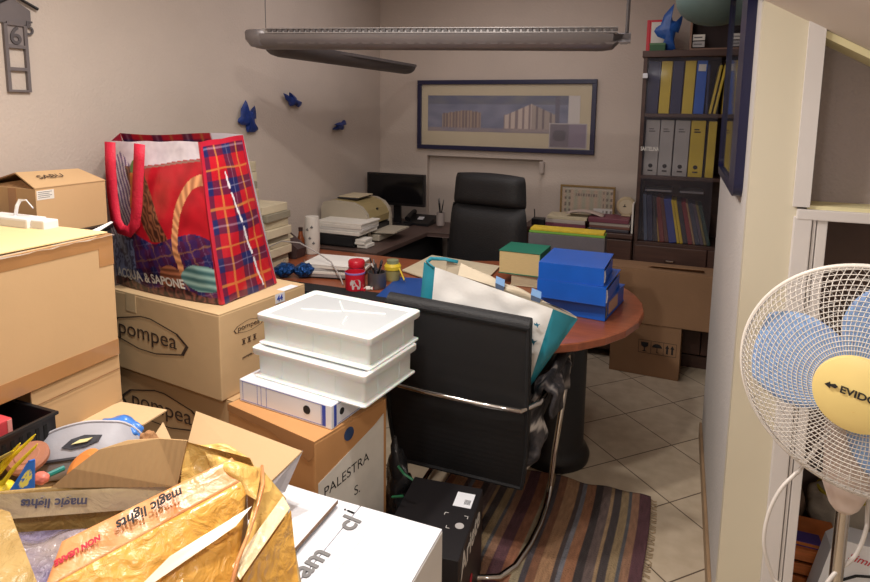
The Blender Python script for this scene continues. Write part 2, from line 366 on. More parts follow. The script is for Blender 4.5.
cols3 = [('blue grey', (70, 84, 110), 'first from the left'), ('dark navy', (34, 42, 74), 'second from the left'), ('black', (36, 34, 44), 'between the navy and the amber ones'), ('amber', (170, 130, 60), 'left of the dark red one'), ('dark red', (120, 44, 40), 'beside the thin amber one'), ('brown', (96, 54, 44), 'right of the dark red one'),
         ('royal blue', (44, 62, 140), 'left of the two yellow ones'), ('yellow', (208, 178, 40), 'left of the two yellow ones leaning'), ('yellow', (208, 178, 40), 'right of the two yellow ones leaning'), ('charcoal', (48, 44, 56), 'right of the yellow ones'), ('crimson', (128, 40, 48), 'with pale clips, right of the charcoal one'),
         ('tan', (160, 130, 96), 'right of the crimson one'), ('slate', (60, 66, 84), 'left of the purple grey one'), ('purple grey', (86, 74, 92), 'near the right end'), ('olive', (120, 108, 62), 'beside the purple grey one'), ('dark green', (40, 66, 60), 'left of the teal one'), ('teal blue', (38, 100, 140), 'rightmost leaning')]
px = 643.5
wid = [3.8, 5.5, 5, 2, 5, 4, 8, 3, 3.4, 5, 5, 2.5, 5, 3.4, 3, 4, 4.5]
for (cn, rgb, w), ww in zip(cols3, wid):
    a, b_ = spanx(px, px+ww, 242); lean = -4 if px < 655 else -8-(px-655)*.13
    if px+ww > 712: break
    binder('slim_folder', cn+' folder on the lowest bookcase shelf, '+w, mat('folder_'+cn.replace(' ', '_'), rgb, .5), a, b_-.0005, SH[3]+.001, SH[3]+.30-(px-640)*.0007, lean, g3, ring=False, depth=.22)
    px += ww
for i, (a0, a1) in enumerate([(645, 672), (680, 704)]):
    p, q = spanx(a0, a1, 188, 4.05)
    tag(obj('plastic_sleeve', MB().box((p, 4.06, 1.100), (q, 4.26, 1.112), .003), mat('pale_plastic', (150, 146, 152), .3)), ['pale plastic sleeve lying over the folders at the left of the lowest shelf', 'pale plastic sleeve lying over the leaning folders at the right of the lowest shelf'][i], 'sleeve')
# things on top of the bookcase
def fish_poly(s=1, flip=1):
    pts = [(-.05, -.2), (-.30, -.10), (-.42, .08), (-.36, .2), (-.22, .30), (-.12, .62), (.18, .98), (.10, .68), (.16, .42), (.28, .38), (.48, .62), (.44, .30), (.36, .0), (.28, .05), (.24, -.22), (.30, -.52), (.10, -.6), (-.18, -.5)]
    return [(x*s*flip, y*s) for x, y in pts]
FISHM = mat('blue_glazed', (34, 84, 160), .35, var=.15, vscale=30, bump=.3, bscale=60)
def puffed(poly, th, M, n=3):
    mb = MB(); k = len(poly); cx = sum(p[0] for p in poly)/k; cy = sum(p[1] for p in poly)/k; vs = []
    for q, z in [(.0, -th), (.55, -th*.8), (.85, -th*.5), (1, 0), (.85, th*.5), (.55, th*.8), (.0, th)]:
        for x, y in poly: vs.append(M@V((cx+(x-cx)*q, cy+(y-cy)*q, z)))
    fs = [(r*k+i, r*k+(i+1) % k, (r+1)*k+(i+1) % k, (r+1)*k+i) for r in range(6) for i in range(k)]
    return mb.add(vs, fs)
c = at(668, 33, y=4.1)
M = Matrix.Translation((c.x-.005, 4.08, 1.966+.108))@Matrix.Rotation(PI/2, 4, 'X')
tag(obj('fish_ornament', puffed(fish_poly(.18), .022, M), FISHM, smooth=True), 'large blue ceramic fish standing on top of the bookcase', 'ornament')
t = thing('tabletop_picture', 'small picture with red edge standing on the bookcase behind the blue fish', 'frame', (-.2, 4.2, 1.965))
obj('frame', MB().box((-.245, 4.17, 1.966), (-.225, 4.20, 2.17), .003).box((-.225, 4.17, 1.966), (-.12, 4.20, 2.17), .003), [RED], t, world=True)
obj('picture_face', MB().box((-.218, 4.165, 1.985), (-.128, 4.171, 2.155)), PAPER, t, world=True)
t = thing('green_box', 'small green box at the left end on top of the bookcase', 'box', (-.17, 4.05, 1.966))
obj('body', MB().box((-.215, 4.02, 1.966), (-.125, 4.07, 2.01), .003), mat('dull_green', (52, 92, 60), .6), t, world=True)
obj('lid_band', MB().box((-.216, 4.019, 2.0), (-.124, 4.071, 2.013), .002), mat('dull_green2', (84, 120, 84), .6), t, world=True)
t = thing('shadow_box', 'dark open wooden box frame with two white cards on top of the bookcase', 'frame', (.1, 4.1, 1.966))
xa, xb = at(689, 48, y=4.05).x, at(735, 48, y=4.05).x
f = MB().box((xa, 4.05, 1.966), (xb, 4.15, 1.978)).box((xa, 4.05, 2.15), (xb, 4.15, 2.162)).box((xa, 4.05, 1.978), (xa+.012, 4.15, 2.15)).box((xb-.012, 4.05, 1.978), (xb, 4.15, 2.15))
obj('frame', f, mat('pale_brown_wood', (140, 108, 90), .6), t, world=True)
obj('backing', MB().box((xa+.01, 4.13, 1.975), (xb-.01, 4.14, 2.15)), mat('backing_dark', (50, 36, 34), .7), t, world=True)
for z, m_ in [(1.985, GREY_B), (2.025, PAPER)]:
    cd = obj('card', MB().box((xa+.018, 4.06, z), (xa+.085, 4.07, z+.034), .001), m_, t, world=True)
    obj('card_print', MB().box((xa+.025, 4.0592, z+.013), (xa+.07, 4.0602, z+.021)), GREYINK, cd, world=True)
# low cabinet
t = thing('low_cabinet', 'low dark wooden cabinet between the office chair and the bookcase', 'cabinet', (-.58, 3.95, 0))
obj('carcass', MB().box((-.95, 3.98, .05), (-.25, 4.33, .80), .003), WOOD_D, t, world=True)
obj('top_board', MB().box((-.96, 3.955, .80), (-.248, 4.33, .83), .004), WOOD_D, t, world=True)
for xa, xb in [(-.945, -.605), (-.598, -.255)]:
    dr = obj('door', MB().box((xa, 3.962, .07), (xb, 3.98, .79), .004), WOOD_D, t, world=True)
    obj('knob', MB().lathe([(.002, 0), (.009, .0), (.012, .012), (.002, .02)], 14, M=Matrix.Translation(((xa+xb)/2, 3.962, .55))@Matrix.Rotation(PI/2, 4, 'X')), CHROME, dr, world=True)
# certificate
t = thing('framed_certificate', 'gold framed certificate leaning on the wall above the low cabinet', 'certificate', (-.58, 4.25, .83))
A = [at(561.5, 184.5, y=4.22), at(615.5, 188, y=4.22), at(613.5, 218, y=4.20), at(558.5, 216, y=4.20)]
cx0, cx1, cz0, cz1 = A[3].x, A[1].x, .87, A[0].z
panel_frame(t, cx0, cx1, cz0, cz1, 4.25, .014, mat('gilt_frame', (140, 112, 66), .4, var=.15, vscale=40))
def cert(u, v):
    if v > .9: return (196, 184, 164)
    if .25 < u < .72 and .68 < v < .78: return (120, 100, 84) if int(u*60) % 3 else (180, 164, 140)
    if (u < .2 or u > .8) and int(v*9) % 2 and int(u*24) % 2: return (110, 96, 78)
    if u > .62 and .08 < v < .3: return (222, 216, 208)
    return (180+12*math.sin(u*40), 164, 138)
obj('document', MB().grid(lambda u, v: (cx0+.014+(cx1-cx0-.028)*u, 4.236, cz0+.014+(cz1-cz0-.028)*v), 50, 30, cert), vcmat('print_ink'), t, world=True, smooth='keep')
obj('glass', MB().box((cx0+.014, 4.231, cz0+.014), (cx1-.014, 4.233, cz1-.014)), glassmat('picture_glass', (220, 220, 230)), t, world=True)
# papers and things on the cabinet
def flat_pile(name, base_label, m_list, x0, x1, y0, y1, z0, hs, cat, group, labels, rz=0):
    z = z0; out = []
    for i, h in enumerate(hs):
        j = random.uniform(-.008, .008); a = random.uniform(-2, 2)+rz
        o = obj(name, MB().box((-(x1-x0)/2, -(y1-y0)/2, 0), ((x1-x0)/2, (y1-y0)/2, h-.0008), min(.003, h*.3)), m_list[i % len(m_list)], loc=((x0+x1)/2+j, (y0+y1)/2+j, z))
        o.rotation_euler = (0, 0, math.radians(a)); tag(o, labels[i % len(labels)], cat, group); out.append(o); z += h
    return out
MAG = [mat('mag_dark', (60, 56, 64), .4), mat('mag_brown', (110, 70, 58), .5), mat('mag_pale', (172, 160, 150), .5), mat('mag_plum', (112, 56, 70), .5)]
flat_pile('magazine', '', MAG, -.52, -.27, 3.98, 4.17, .832, [.02, .018, .02, .03], 'magazine', 'magazines on the low cabinet',
          ['dark magazine at the bottom of the pile on the low cabinet', 'brown magazine second from the bottom of the pile on the low cabinet', 'pale magazine second from the top of the pile on the low cabinet', 'plum coloured folder on top of the pile on the low cabinet'])
flat_pile('magazine', '', [MAG[3], MAG[2], PAPER_D], -.80, -.54, 4.0, 4.18, .832, [.03, .025, .02], 'magazine', 'magazines before the certificate', ['plum coloured folder lying under papers before the certificate', 'pale paper bundle in the middle of the pile before the certificate', 'curled cream papers lying uppermost before the certificate'])
mb = MB().grid(lambda u, v: (-.68+.24*u+.02*v, 4.02+.12*v, .922+.022*math.sin(u*PI*1.1)+.012*math.sin(v*6)), 14, 8)
tag(obj('curled_sheet', mb, mat('dull_sheet', (178, 160, 148), .7), smooth=True, solid=.002), 'curled pale sheet lying in front of the certificate frame', 'paper')
c = at(626, 212, y=4.1)
t = thing('desk_clock', 'round cream clock at the right end of the low cabinet', 'clock', (c.x, 4.1, .922))
R_ = Matrix.Translation((c.x, 4.12, .985))@Matrix.Rotation(PI/2, 4, 'X')
obj('case', MB().lathe([(.01, -.02), (.055, -.02), (.063, -.01), (.063, .015), (.056, .024), (.01, .024)], 28, M=R_), mat('cream_plastic', (186, 168, 136), .5), t, world=True, smooth=True)
obj('dial', MB().lathe([(.001, .0242), (.046, .0242), (.046, .026), (.001, .026)], 28, M=R_), mat('dial', (200, 186, 158), .5), t, world=True)
obj('hand', MB().box((c.x-.012, 4.093, .985), (c.x-.006, 4.095, 1.0)).box((c.x-.02, 4.093, .983), (c.x, 4.095, .988)), BLACKINK, t, world=True)
obj('foot', MB().box((c.x-.03, 4.09, .922), (c.x+.03, 4.14, .932), .003), mat('cream_plastic', (186, 168, 136)), t, world=True)
c = at(634, 225, y=4.0)
tag(obj('white_envelope', MB().box((-.262, 3.99, .832), (-.252, 4.14, 1.02), .001), PAPER), 'white envelope standing on edge against the left side of the bookcase', 'envelope')
t = thing('router', 'small black electronic box on the left end of the low cabinet', 'device', (-.86, 4.05, .83))
obj('body', MB().box((-.91, 4.02, .831), (-.82, 4.10, .875), .006), BLACK_PL, t, world=True)
obj('antenna', MB().tube([(-.90, 4.08, .87), (-.905, 4.085, .93)], .004, 6), BLACK_PL, t, world=True)

# cartons under the bookcase front
def carton(name, label, x0, x1, y0, y1, z0, z1, m, rz=0, flaps='closed', tape=TAPE_B, group=None, cat='box', seam='x', bev=.004, inside=None):
    """closed or open carton, local origin at the base centre"""
    t = thing(name, label, cat, ((x0+x1)/2, (y0+y1)/2, z0), rz, group); w = (x1-x0)/2; d = (y1-y0)/2; h = z1-z0
    if flaps == 'closed':
        obj('body', MB().box((-w, -d, 0), (w, d, h-.005), bev), m, t)
        for s in (-1, 1):
            if seam == 'x': b_ = MB().box((-w+.001, min(s*.0015, s*(d-.001)), h-.005), (w-.001, max(s*.0015, s*(d-.001)), h), .001)
            else: b_ = MB().box((min(s*.0015, s*(w-.001)), -d+.001, h-.005), (max(s*.0015, s*(w-.001)), d-.001, h), .001)
            obj('flap', b_, m, t)
        if tape:
            if seam == 'x': tp = MB().box((-w-.0008, -.024, h), (w+.0008, .024, h+.0008)).box((-w-.0008, -.024, h-.07), (-w, .024, h+.0008)).box((w, -.024, h-.07), (w+.0008, .024, h+.0008))
            else: tp = MB().box((-.024, -d-.0008, h), (.024, d+.0008, h+.0008)).box((-.024, -d-.0008, h-.07), (.024, -d, h+.0008)).box((-.024, d, h-.07), (.024, d+.0008, h+.0008))
            obj('packing_tape', tp, tape, t)
    else:
        th = .005; i = inside or CARD_I
        b_ = MB().box((-w, -d, 0), (w, d, th)).box((-w, -d, 0), (-w+th, d, h)).box((w-th, -d, 0), (w, d, h)).box((-w+th, -d, 0), (w-th, -d+th, h)).box((-w+th, d-th, 0), (w-th, d, h))
        obj('body', b_, m, t)
    return t
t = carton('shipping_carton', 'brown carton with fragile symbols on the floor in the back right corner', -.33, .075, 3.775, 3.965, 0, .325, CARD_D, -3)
# symbols
fy = -(3.965-3.775)/2-.001
def symbols(t, m, ox, oz, s, y):
    P_ = lambda pts, mb: py_poly([(ox+x*s, oz+z*s) for x, z in pts], y-.0006, y, mb)
    fr_ = MB()
    for k in range(4): fr_ = P_([(k*1.05, 0), (k*1.05+.03, 0), (k*1.05+.03, 1.2), (k*1.05, 1.2)], fr_)
    P_([(0, 0), (3.18, 0), (3.18, .03), (0, .03)], fr_); P_([(0, 1.17), (3.18, 1.17), (3.18, 1.2), (0, 1.2)], fr_)
    obj('symbol_frame', fr_, m, t)
    g = P_([(.2, 1.0), (.85, 1.0), (.8, .65), (.56, .5), (.56, .25), (.75, .15), (.3, .15), (.49, .25), (.49, .5), (.25, .65)], MB()); obj('glass_symbol', g, m, t)
    pts = [(1.58+.42*math.cos(a), .62+.36*math.sin(a)) for a in [PI*i/8 for i in range(9)]]
    u = P_(pts, MB()); P_([(1.55, .15), (1.61, .15), (1.61, .7), (1.55, .7)], u); P_([(1.55, .15), (1.72, .15), (1.72, .21), (1.55, .21)], u); obj('umbrella_symbol', u, m, t)
    a_ = MB()
    for k in (2.42, 2.84): P_([(k-.08, .2), (k+.08, .2), (k+.08, .7), (k+.17, .7), (k, 1.02), (k-.17, .7), (k-.08, .7)], a_)
    obj('arrow_symbol', a_, m, t)
symbols(t, BLACKINK, -.035, .145, .068, fy)
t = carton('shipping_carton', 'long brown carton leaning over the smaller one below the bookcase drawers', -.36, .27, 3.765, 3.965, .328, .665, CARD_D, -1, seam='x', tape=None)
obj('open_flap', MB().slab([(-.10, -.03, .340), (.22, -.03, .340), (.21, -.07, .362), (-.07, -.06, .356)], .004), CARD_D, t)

# ============================================================ right wall picture and pendant
t = thing('framed_picture', 'dark navy framed glossy picture hung on the right hand wall', 'picture', (RW, 2.43, 1.34))
def rrect(y0, y1, z0, z1, r, n=6):
    out = []
    for cy_, cz_, a0 in [(y1-r, z1-r, 0), (y0+r, z1-r, 90), (y0+r, z0+r, 180), (y1-r, z0+r, 270)]:
        for i in range(n+1): a = math.radians(a0+90*i/n); out.append((cy_+r*math.cos(a), cz_+r*math.sin(a)))
    return out
o_ = rrect(2.03, 2.87, 1.345, 2.09, .04); i_ = rrect(2.20, 2.855, 1.375, 2.06, .03)
k = len(o_); Z = lambda pts, x: [V((x, a, b)) for a, b in pts]
vs = Z(o_, RW)+Z(o_, RW-.026)+Z(i_, RW-.028)+Z(i_, RW-.016)
obj('frame', MB().add(vs, [(r*k+i, r*k+(i+1) % k, (r+1)*k+(i+1) % k, (r+1)*k+i) for r in range(3) for i in range(k)]), mat('navy_gloss_frame', (24, 25, 58), .3, var=.05), t, world=True)
obj('glossy_face', MB().add(Z(i_, RW-.017), [tuple(range(k))]), mat('dark_mirror', (44, 50, 62), .06, metal=.75, var=.02), t, world=True)
TEAL = mat('teal_shade', (104, 128, 124), .5, var=.05)
c = at(714, 26, y=3.45); c = V((c.x, 3.45, c.z+.07))
t = thing('pendant_lamp', 'round teal pendant shade hanging before the bookcase top', 'lamp', (c.x, 3.45, c.z))
prof = [(.185*math.cos(a), .13*math.sin(a)) for a in [math.radians(-90+180*i/12) for i in range(13)]]
prof[0] = (.002, -.13); prof[-1] = (.012, .13)
obj('lamp_shade', MB().lathe([(r+.002, z+.06) for r, z in prof], 32), TEAL, t, smooth=True)
obj('cord', MB().tube([(0, 0, .19), (0, 0, 2.69-c.z)], .004, 6), BLACK_PL, t)

# ============================================================ suspended L-shaped lamp
LZ = 1.9
t = thing('suspended_lamp', 'grey L-shaped fluorescent fixture hanging over the desk', 'lamp', (-1.76, 2.31, LZ))
LT = Matrix.Translation((-1.76, 2.29, LZ+.004))@Matrix.Rotation(math.radians(7.5), 4, 'Z')@Matrix.Rotation(math.radians(1.0), 4, 'Y')@Matrix.Translation((1.76, -2.31, -LZ))
def tl(mb): mb.v = [LT@v for v in mb.v]; return mb
def trough(p0, p1, w, h, wscale=1):
    """half-round trough between two points"""
    p0, p1 = V(p0), V(p1); d = (p1-p0); Ln = d.length; d.normalize(); s = V((-d.y, d.x, 0)); vs = []; n = 12; segs = 40
    for i in range(segs+1):
        q = i/segs; e = min(1, min(q, 1-q)*Ln/(w*.5)+.02); k_ = math.sqrt(max(0, 1-(1-e)**2)) if e < 1 else 1
        for j in range(n+1):
            a = PI*j/n
            vs.append(p0+d*Ln*q+s*math.cos(a)*w/2*k_*wscale+V((0, 0, math.sin(a)*-h*k_)))
    fs = [(i*(n+1)+j, i*(n+1)+j+1, (i+1)*(n+1)+j+1, (i+1)*(n+1)+j) for i in range(segs) for j in range(n)]
    fs += [(i*(n+1)+n, i*(n+1), (i+1)*(n+1), (i+1)*(n+1)+n) for i in range(segs)]
    return MB().add(vs, fs)
LG = mat('lamp_grey', (118, 112, 112), .4, metal=.3, var=.05); LGD = mat('lamp_dark', (84, 78, 78), .5, var=.05)
LSIL = mat('lamp_silver', (160, 154, 152), .35, metal=.3)
a1 = obj('long_arm', tl(trough((-1.82, 2.31, LZ+.012), (-.215, 2.31, LZ+.012), .14, .062)), LG, t, world=True, smooth=True)
rail = MB().box((-1.70, 2.236, LZ+.013), (-.24, 2.246, LZ+.016)).box((-1.70, 2.236, LZ+.031), (-.24, 2.246, LZ+.034)).box((-1.72, 2.25, LZ+.008), (-.24, 2.38, LZ+.035), .003)
obj('edge_rail', tl(rail), LSIL, a1, world=True)
sl_ = MB()
for i in range(56): sl_.box((-1.69+i*.026, 2.2395, LZ+.017), (-1.675+i*.026, 2.250, LZ+.029))
obj('vent_slots', tl(sl_), LGD, a1, world=True)
sc2 = MB()
for i in range(30): x = -1.66+i*.049; sc2.slab([(x, 2.252, LZ-.020), (x+.047, 2.252, LZ-.020), (x+.034, 2.256, LZ-.029), (x+.012, 2.256, LZ-.029)], .11)
obj('louvre', tl(sc2), LG, a1, world=True)
obj('end_cap', tl(MB().lathe([(.01, -.045), (.05, -.038), (.072, -.01), (.075, .02), (.07, .03), (.01, .032)], 24, c=(-1.755, 2.31, LZ))), LG, t, world=True, smooth=True)
a2 = obj('short_arm', trough((-1.74, 2.33, LZ-.012), (-1.80, 3.98, LZ-.004), .14, .06), LGD, t, world=True, smooth=True)
obj('edge_rail', MB().box((-1.72, 2.45, LZ-.02), (-1.69, 3.85, LZ-.004)), LGD, a2, world=True)
obj('end_joint', tl(MB().lathe([(.01, -.025), (.020, -.025), (.020, .025), (.01, .025)], 16, M=Matrix.Translation((-.215, 2.31, LZ+.0))@Matrix.Rotation(PI/2, 4, 'Y'))), LG, t, world=True)
obj('suspension_rod', MB().tube([LT@V((-.205, 2.31, LZ+.02)), (-.213, 2.50, 2.69)], .007, 8).lathe([(.03, 0), (.03, .02), (.01, .03)], 16, c=(-.213, 2.50, 2.67)), LGD, t, world=True)
obj('suspension_wire', MB().tube([(-1.75, 2.31, LZ+.03), (-1.75, 2.31, 2.69)], .002, 6), LGD, t, world=True)

# ============================================================ left wall ornaments
for px, py, s, rot, lb in [(248, 121, .115, 15, 'largest of the three blue fish ornaments on the left wall, beside the plaid bag'), (294, 102, .08, 60, 'topmost of the three blue fish ornaments on the left wall'), (341.5, 125.5, .075, 120, 'blue fish ornament on the left wall nearest the room corner')]:
    c = at(px, py, x=LW+.02)
    M = Matrix.Translation((LW+.02, c.y, c.z))@Matrix.Rotation(PI/2, 4, 'Z')@Matrix.Rotation(PI/2, 4, 'X')@Matrix.Diagonal((1.75, 1, 1, 1))@Matrix.Rotation(math.radians(rot), 4, 'Z')
    tag(obj('wall_fish', puffed(fish_poly(s*1.0), .018, M), mat('deep_blue_glaze', (28, 52, 120), .4, var=.25, vscale=40, bump=.3), smooth=True), lb, 'ornament', 'blue fish on the left wall')
t = thing('number_plaque', 'grey metal plaque with numerals hung high on the left wall', 'ornament', (LW, 1.5, 1.66))
yA, yB = at(4, 60, x=LW).y, at(27, 60, x=LW).y
zt, zb = at(16, 25, x=LW).z, at(16, 92, x=LW).z
MET = mat('dull_iron', (112, 104, 104), .55, metal=.2, var=.08)
f = MB(); fx0, fx1 = LW+.002, LW+.014; ch = (zt-zb)/3; ww = (yB-yA)*.14
f.box((fx0, yA, zb), (fx1, yA+ww, zt)).box((fx0, yB-ww, zb), (fx1, yB, zt))
for k_ in range(4): f.box((fx0, yA+ww, zb+ch*k_-(.0 if k_ == 0 else .004)), (fx1, yB-ww, zb+ch*k_+.008))
obj('ladder_frame', f, MET, t, world=True)
obj('number_tile', MB().box((fx0, yA+ww, zb+2*ch), (fx0+.004, yB-ww, zt)), mat('iron_pale', (140, 130, 128), .6), t, world=True)
text('numeral', '6', ch*1.1, (fx1-.006, (yA+yB)/2, zb+2*ch+.012), (0, 1, 0), (0, 0, 1), mat('numeral_grey', (84, 78, 80), .6), t, center=True, bold=.001, depth=.002)
text('numeral', '5', ch*.9, (fx1-.006, yB+.012, zt-.03), (0, 1, 0), (0, 0, 1), mat('numeral_grey', (84, 78, 80), .6), t, center=True, depth=.002)
obj('house_shape', MB().slab([(fx0, yA-.03, zt+.002), (fx0, yB+.02, zt+.002), (fx0, yB+.02, zt+.055), (fx0, (yA+yB)/2, zt+.09), (fx0, yA-.03, zt+.055)], .006), MET, t, world=True)
obj('roof', MB().tube([(fx1, yA-.06, zt+.04), (fx1, (yA+yB)/2, zt+.10), (fx1, yB+.045, zt+.065)], .006, 6), BLACK_PL, t, world=True)

# ============================================================ SIDE DESK with printer and monitor
t = thing('side_desk', 'dark side desk along the back wall under the monitor and printer', 'desk', (-1.75, 3.9, 0))
SD = [(-2.2, 3.20), (-1.66, 3.20), (-1.62, 3.90), (-1.13, 3.93), (-1.13, 4.33), (-2.2, 4.33)]
obj('desktop', MB().prism(SD, .71, .738, bev=.004), mat('side_desk_top', (84, 66, 60), .45, var=.1), t, world=True)
obj('side_panel', MB().box((-1.68, 3.24, 0), (-1.66, 4.30, .71), .002), BLACK_CL, t, world=True)
obj('side_panel', MB().box((-1.16, 3.96, 0), (-1.14, 4.30, .71), .002), mat('grey_panel', (92, 82, 78), .6), t, world=True)
pd = obj('drawer_unit', MB().box((-1.50, 3.98, .03), (-1.22, 4.30, .70), .004), mat('dark_panel', (58, 50, 50), .6), t, world=True)
for z in (.08, .29, .50): obj('drawer_front', MB().box((-1.495, 3.965, z), (-1.225, 3.98, z+.195), .003), mat('dark_panel', (58, 50, 50)), pd, world=True)
# black tray box with paper stacked on it
t = thing('paper_tray', 'black tray box carrying a stack of white paper left of the printer', 'tray', (-1.98, 3.36, .74))
obj('case', MB().box((-2.13, 3.25, .74), (-1.84, 3.50, .815), .004), BLACK_PL, t, world=True)
obj('drawer_front', MB().box((-2.12, 3.243, .75), (-1.85, 3.25, .805), .002), BLACK_CL, t, world=True)
flat_pile('paper_ream', '', [PAPER, mat('paper_b', (206, 202, 196), .8), PAPER], -2.13, -1.80, 3.26, 3.50, .816, [.022, .018, .024, .012], 'paper', 'paper bundles on the black tray box',
          ['white paper bundle lying directly on the black tray box', 'greyish paper bundle second from the bottom on the black tray box', 'white paper bundle second from the top on the black tray box', 'loose white sheets uppermost on the black tray box'])
flat_pile('paper_ream', '', [PAPER], -1.835, -1.765, 3.26, 3.36, .741, [.022, .015, .018], 'paper', 'paper bundles beside the black tray box', ['paper bundle at the bottom of the low pile right of the black tray box', 'paper bundle in the middle of the low pile right of the black tray box', 'paper bundle uppermost of the low pile right of the black tray box'])
# printer, front towards +x
BEI = mat('printer_beige', (176, 166, 148), .5, var=.03); BEY = mat('printer_yellowed', (158, 140, 96), .5, var=.05)
t = thing('printer', 'beige inkjet printer with rounded top on the side desk', 'printer', (-2.0, 3.60, .74))
prof = [(-2.19, .745), (-1.86, .745), (-1.835, .77), (-1.838, .86), (-1.85, .92), (-1.89, .965), (-1.95, .99), (-2.10, .998), (-2.17, .985), (-2.19, .95)]
def yprism(p, y0, y1, mb=None): return py_poly(p, y0, y1, mb)
obj('body', yprism(prof, 3.43, 3.46), BEI, t, world=True)
obj('body_far_side', yprism(prof, 3.75, 3.78), BEI, t, world=True)
pr2 = [(-2.18, .75), (-1.90, .75), (-1.90, .83), (-1.850, .845), (-1.845, .89), (-1.87, .935), (-1.91, .972), (-1.97, .992), (-2.10, 1.0), (-2.18, .98)]
obj('front_cover', yprism(pr2, 3.46, 3.75), BEY, t, world=True)
obj('paper_slot', MB().box((-1.899, 3.47, .80), (-1.84, 3.74, .832)), BLACK_PL, t, world=True)
obj('output_tray', MB().slab([(-1.90, 3.47, .79), (-1.68, 3.49, .80), (-1.68, 3.72, .80), (-1.90, 3.74, .79)], .010).box((-1.90, 3.47, .745), (-1.78, 3.74, .785), .004), BEI, t, world=True)
obj('button', MB().box((-1.872, 3.60, .925), (-1.862, 3.62, .94), .002), BLACK_PL, t, world=True)
flat_pile('printed_paper', '', [mat('black_folder', (48, 46, 48), .5), PAPER_D], -2.10, -1.95, 3.50, 3.70, 1.002, [.010, .008], 'paper', 'papers on the printer', ['black folder lying on top of the printer', 'pale sheets over the black folder on the printer'])
# monitor
t = thing('monitor', 'black flat monitor standing in the back left corner', 'monitor', (-1.92, 4.08, .74))
ma, mb_ = at(367, 172, y=4.06), at(424.5, 209, y=4.06)
obj('screen_frame', MB().box((ma.x, 4.06, .885), (mb_.x, 4.09, ma.z), .005), BLACK_PL, t, world=True)
obj('screen', MB().box((ma.x+.015, 4.057, .905), (mb_.x-.015, 4.061, ma.z-.015)), mat('screen_black', (16, 16, 20), .12, var=.02), t, world=True)
obj('neck', MB().box(((ma.x+mb_.x)/2-.03, 4.09, .75), ((ma.x+mb_.x)/2+.03, 4.11, .95), .004), BLACK_PL, t, world=True)
obj('stand_foot', MB().prism([(math.cos(a)*.13+(ma.x+mb_.x)/2, math.sin(a)*.09+4.09) for a in [2*PI*i/24 for i in range(24)]], .740, .752), BLACK_PL, t, world=True)
# phone
c = at(420, 221, z=.76)
t = thing('desk_phone', 'black desk telephone with a white label at the monitor foot', 'telephone', (c.x, c.y, .739))
obj('body', MB().add(*(lambda w, d: ([(-w, -d, 0), (w, -d, 0), (w, d, 0), (-w, d, 0), (-w, -d, .02), (w, -d, .02), (w, d, .06), (-w, d, .06)], [(0, 3, 2, 1), (4, 5, 6, 7), (0, 1, 5, 4), (1, 2, 6, 5), (2, 3, 7, 6), (3, 0, 4, 7)]))(.10, .08)), BLACK_PL, t)
obj('handset', MB().tube([(-.075, -.07, .045), (-.078, -.03, .062), (-.078, .03, .078), (-.075, .07, .078)], [.02, .014, .014, .02], 10), BLACK_PL, t, smooth=True)
obj('label_card', MB().slab([(-.01, -.03, .038), (.035, -.03, .038), (.035, .01, .052), (-.01, .01, .052)], .002), WHITE, t)
mb = MB(); random.seed(3)
pa, pb = at(415, 226, z=.742), at(452, 224, z=.742)
flat_pile('loose_sheet', '', [PAPER], -1.42, -1.16, 3.95, 4.12, .741, [.004, .004, .005], 'paper', 'loose sheets at the right end of the side desk', ['lowest loose white sheet on the right end of the side desk', 'middle loose white sheet on the right end of the side desk', 'uppermost loose white sheet on the right end of the side desk'], 8)
def cup(name, label, c, r, h, m, lip=.003, group=None, cat='cup'):
    t = thing(name, label, cat, c, 0, group)
    obj('body', MB().lathe([(.001, 0), (r*.92, 0), (r, h*.1), (r, h), (r-lip, h), (r-lip, .006), (.001, .006)], 28), m, t, smooth=True)
    return t
c = at(440.5, 219, y=4.1); cc = cup('pen_cup', 'pale pen cup at the right end of the side desk', (c.x, 4.1, .757), .03, .095, mat('cup_pale', (168, 156, 150), .5))
def pens(base, n, r, h, seed, mats_, names, group):
    random.seed(seed)
    for i in range(n):
        a = 2*PI*i/n+random.uniform(-.3, .3); rr = r*random.uniform(.35, .7); l = h*random.uniform(.85, 1.2)
        p0 = V(base)+V((-math.cos(a)*rr*.4, -math.sin(a)*rr*.4, .008)); p1 = V(base)+V((math.cos(a)*rr*1.3, math.sin(a)*rr*1.3, l)); m_ = mats_[i % len(mats_)]
        t = thing('pen', names[i % len(names)], 'pen', tuple(p0), 0, group)
        obj('barrel', MB().tube([(0, 0, 0), (p1-p0)*.8], .0045, 8), m_, t); obj('tip', MB().tube([(p1-p0)*.8, (p1-p0)*.96, (p1-p0)], [.0045, .003, .001], 8), BLACK_PL if m_ is not BLACK_PL else GREYMET, t)
pens((c.x, 4.1, .758), 3, .03, .17, 5, [BLACK_PL], ['black pen standing in the pale pen cup beside the office chair'], 'pens in the pale pen cup')

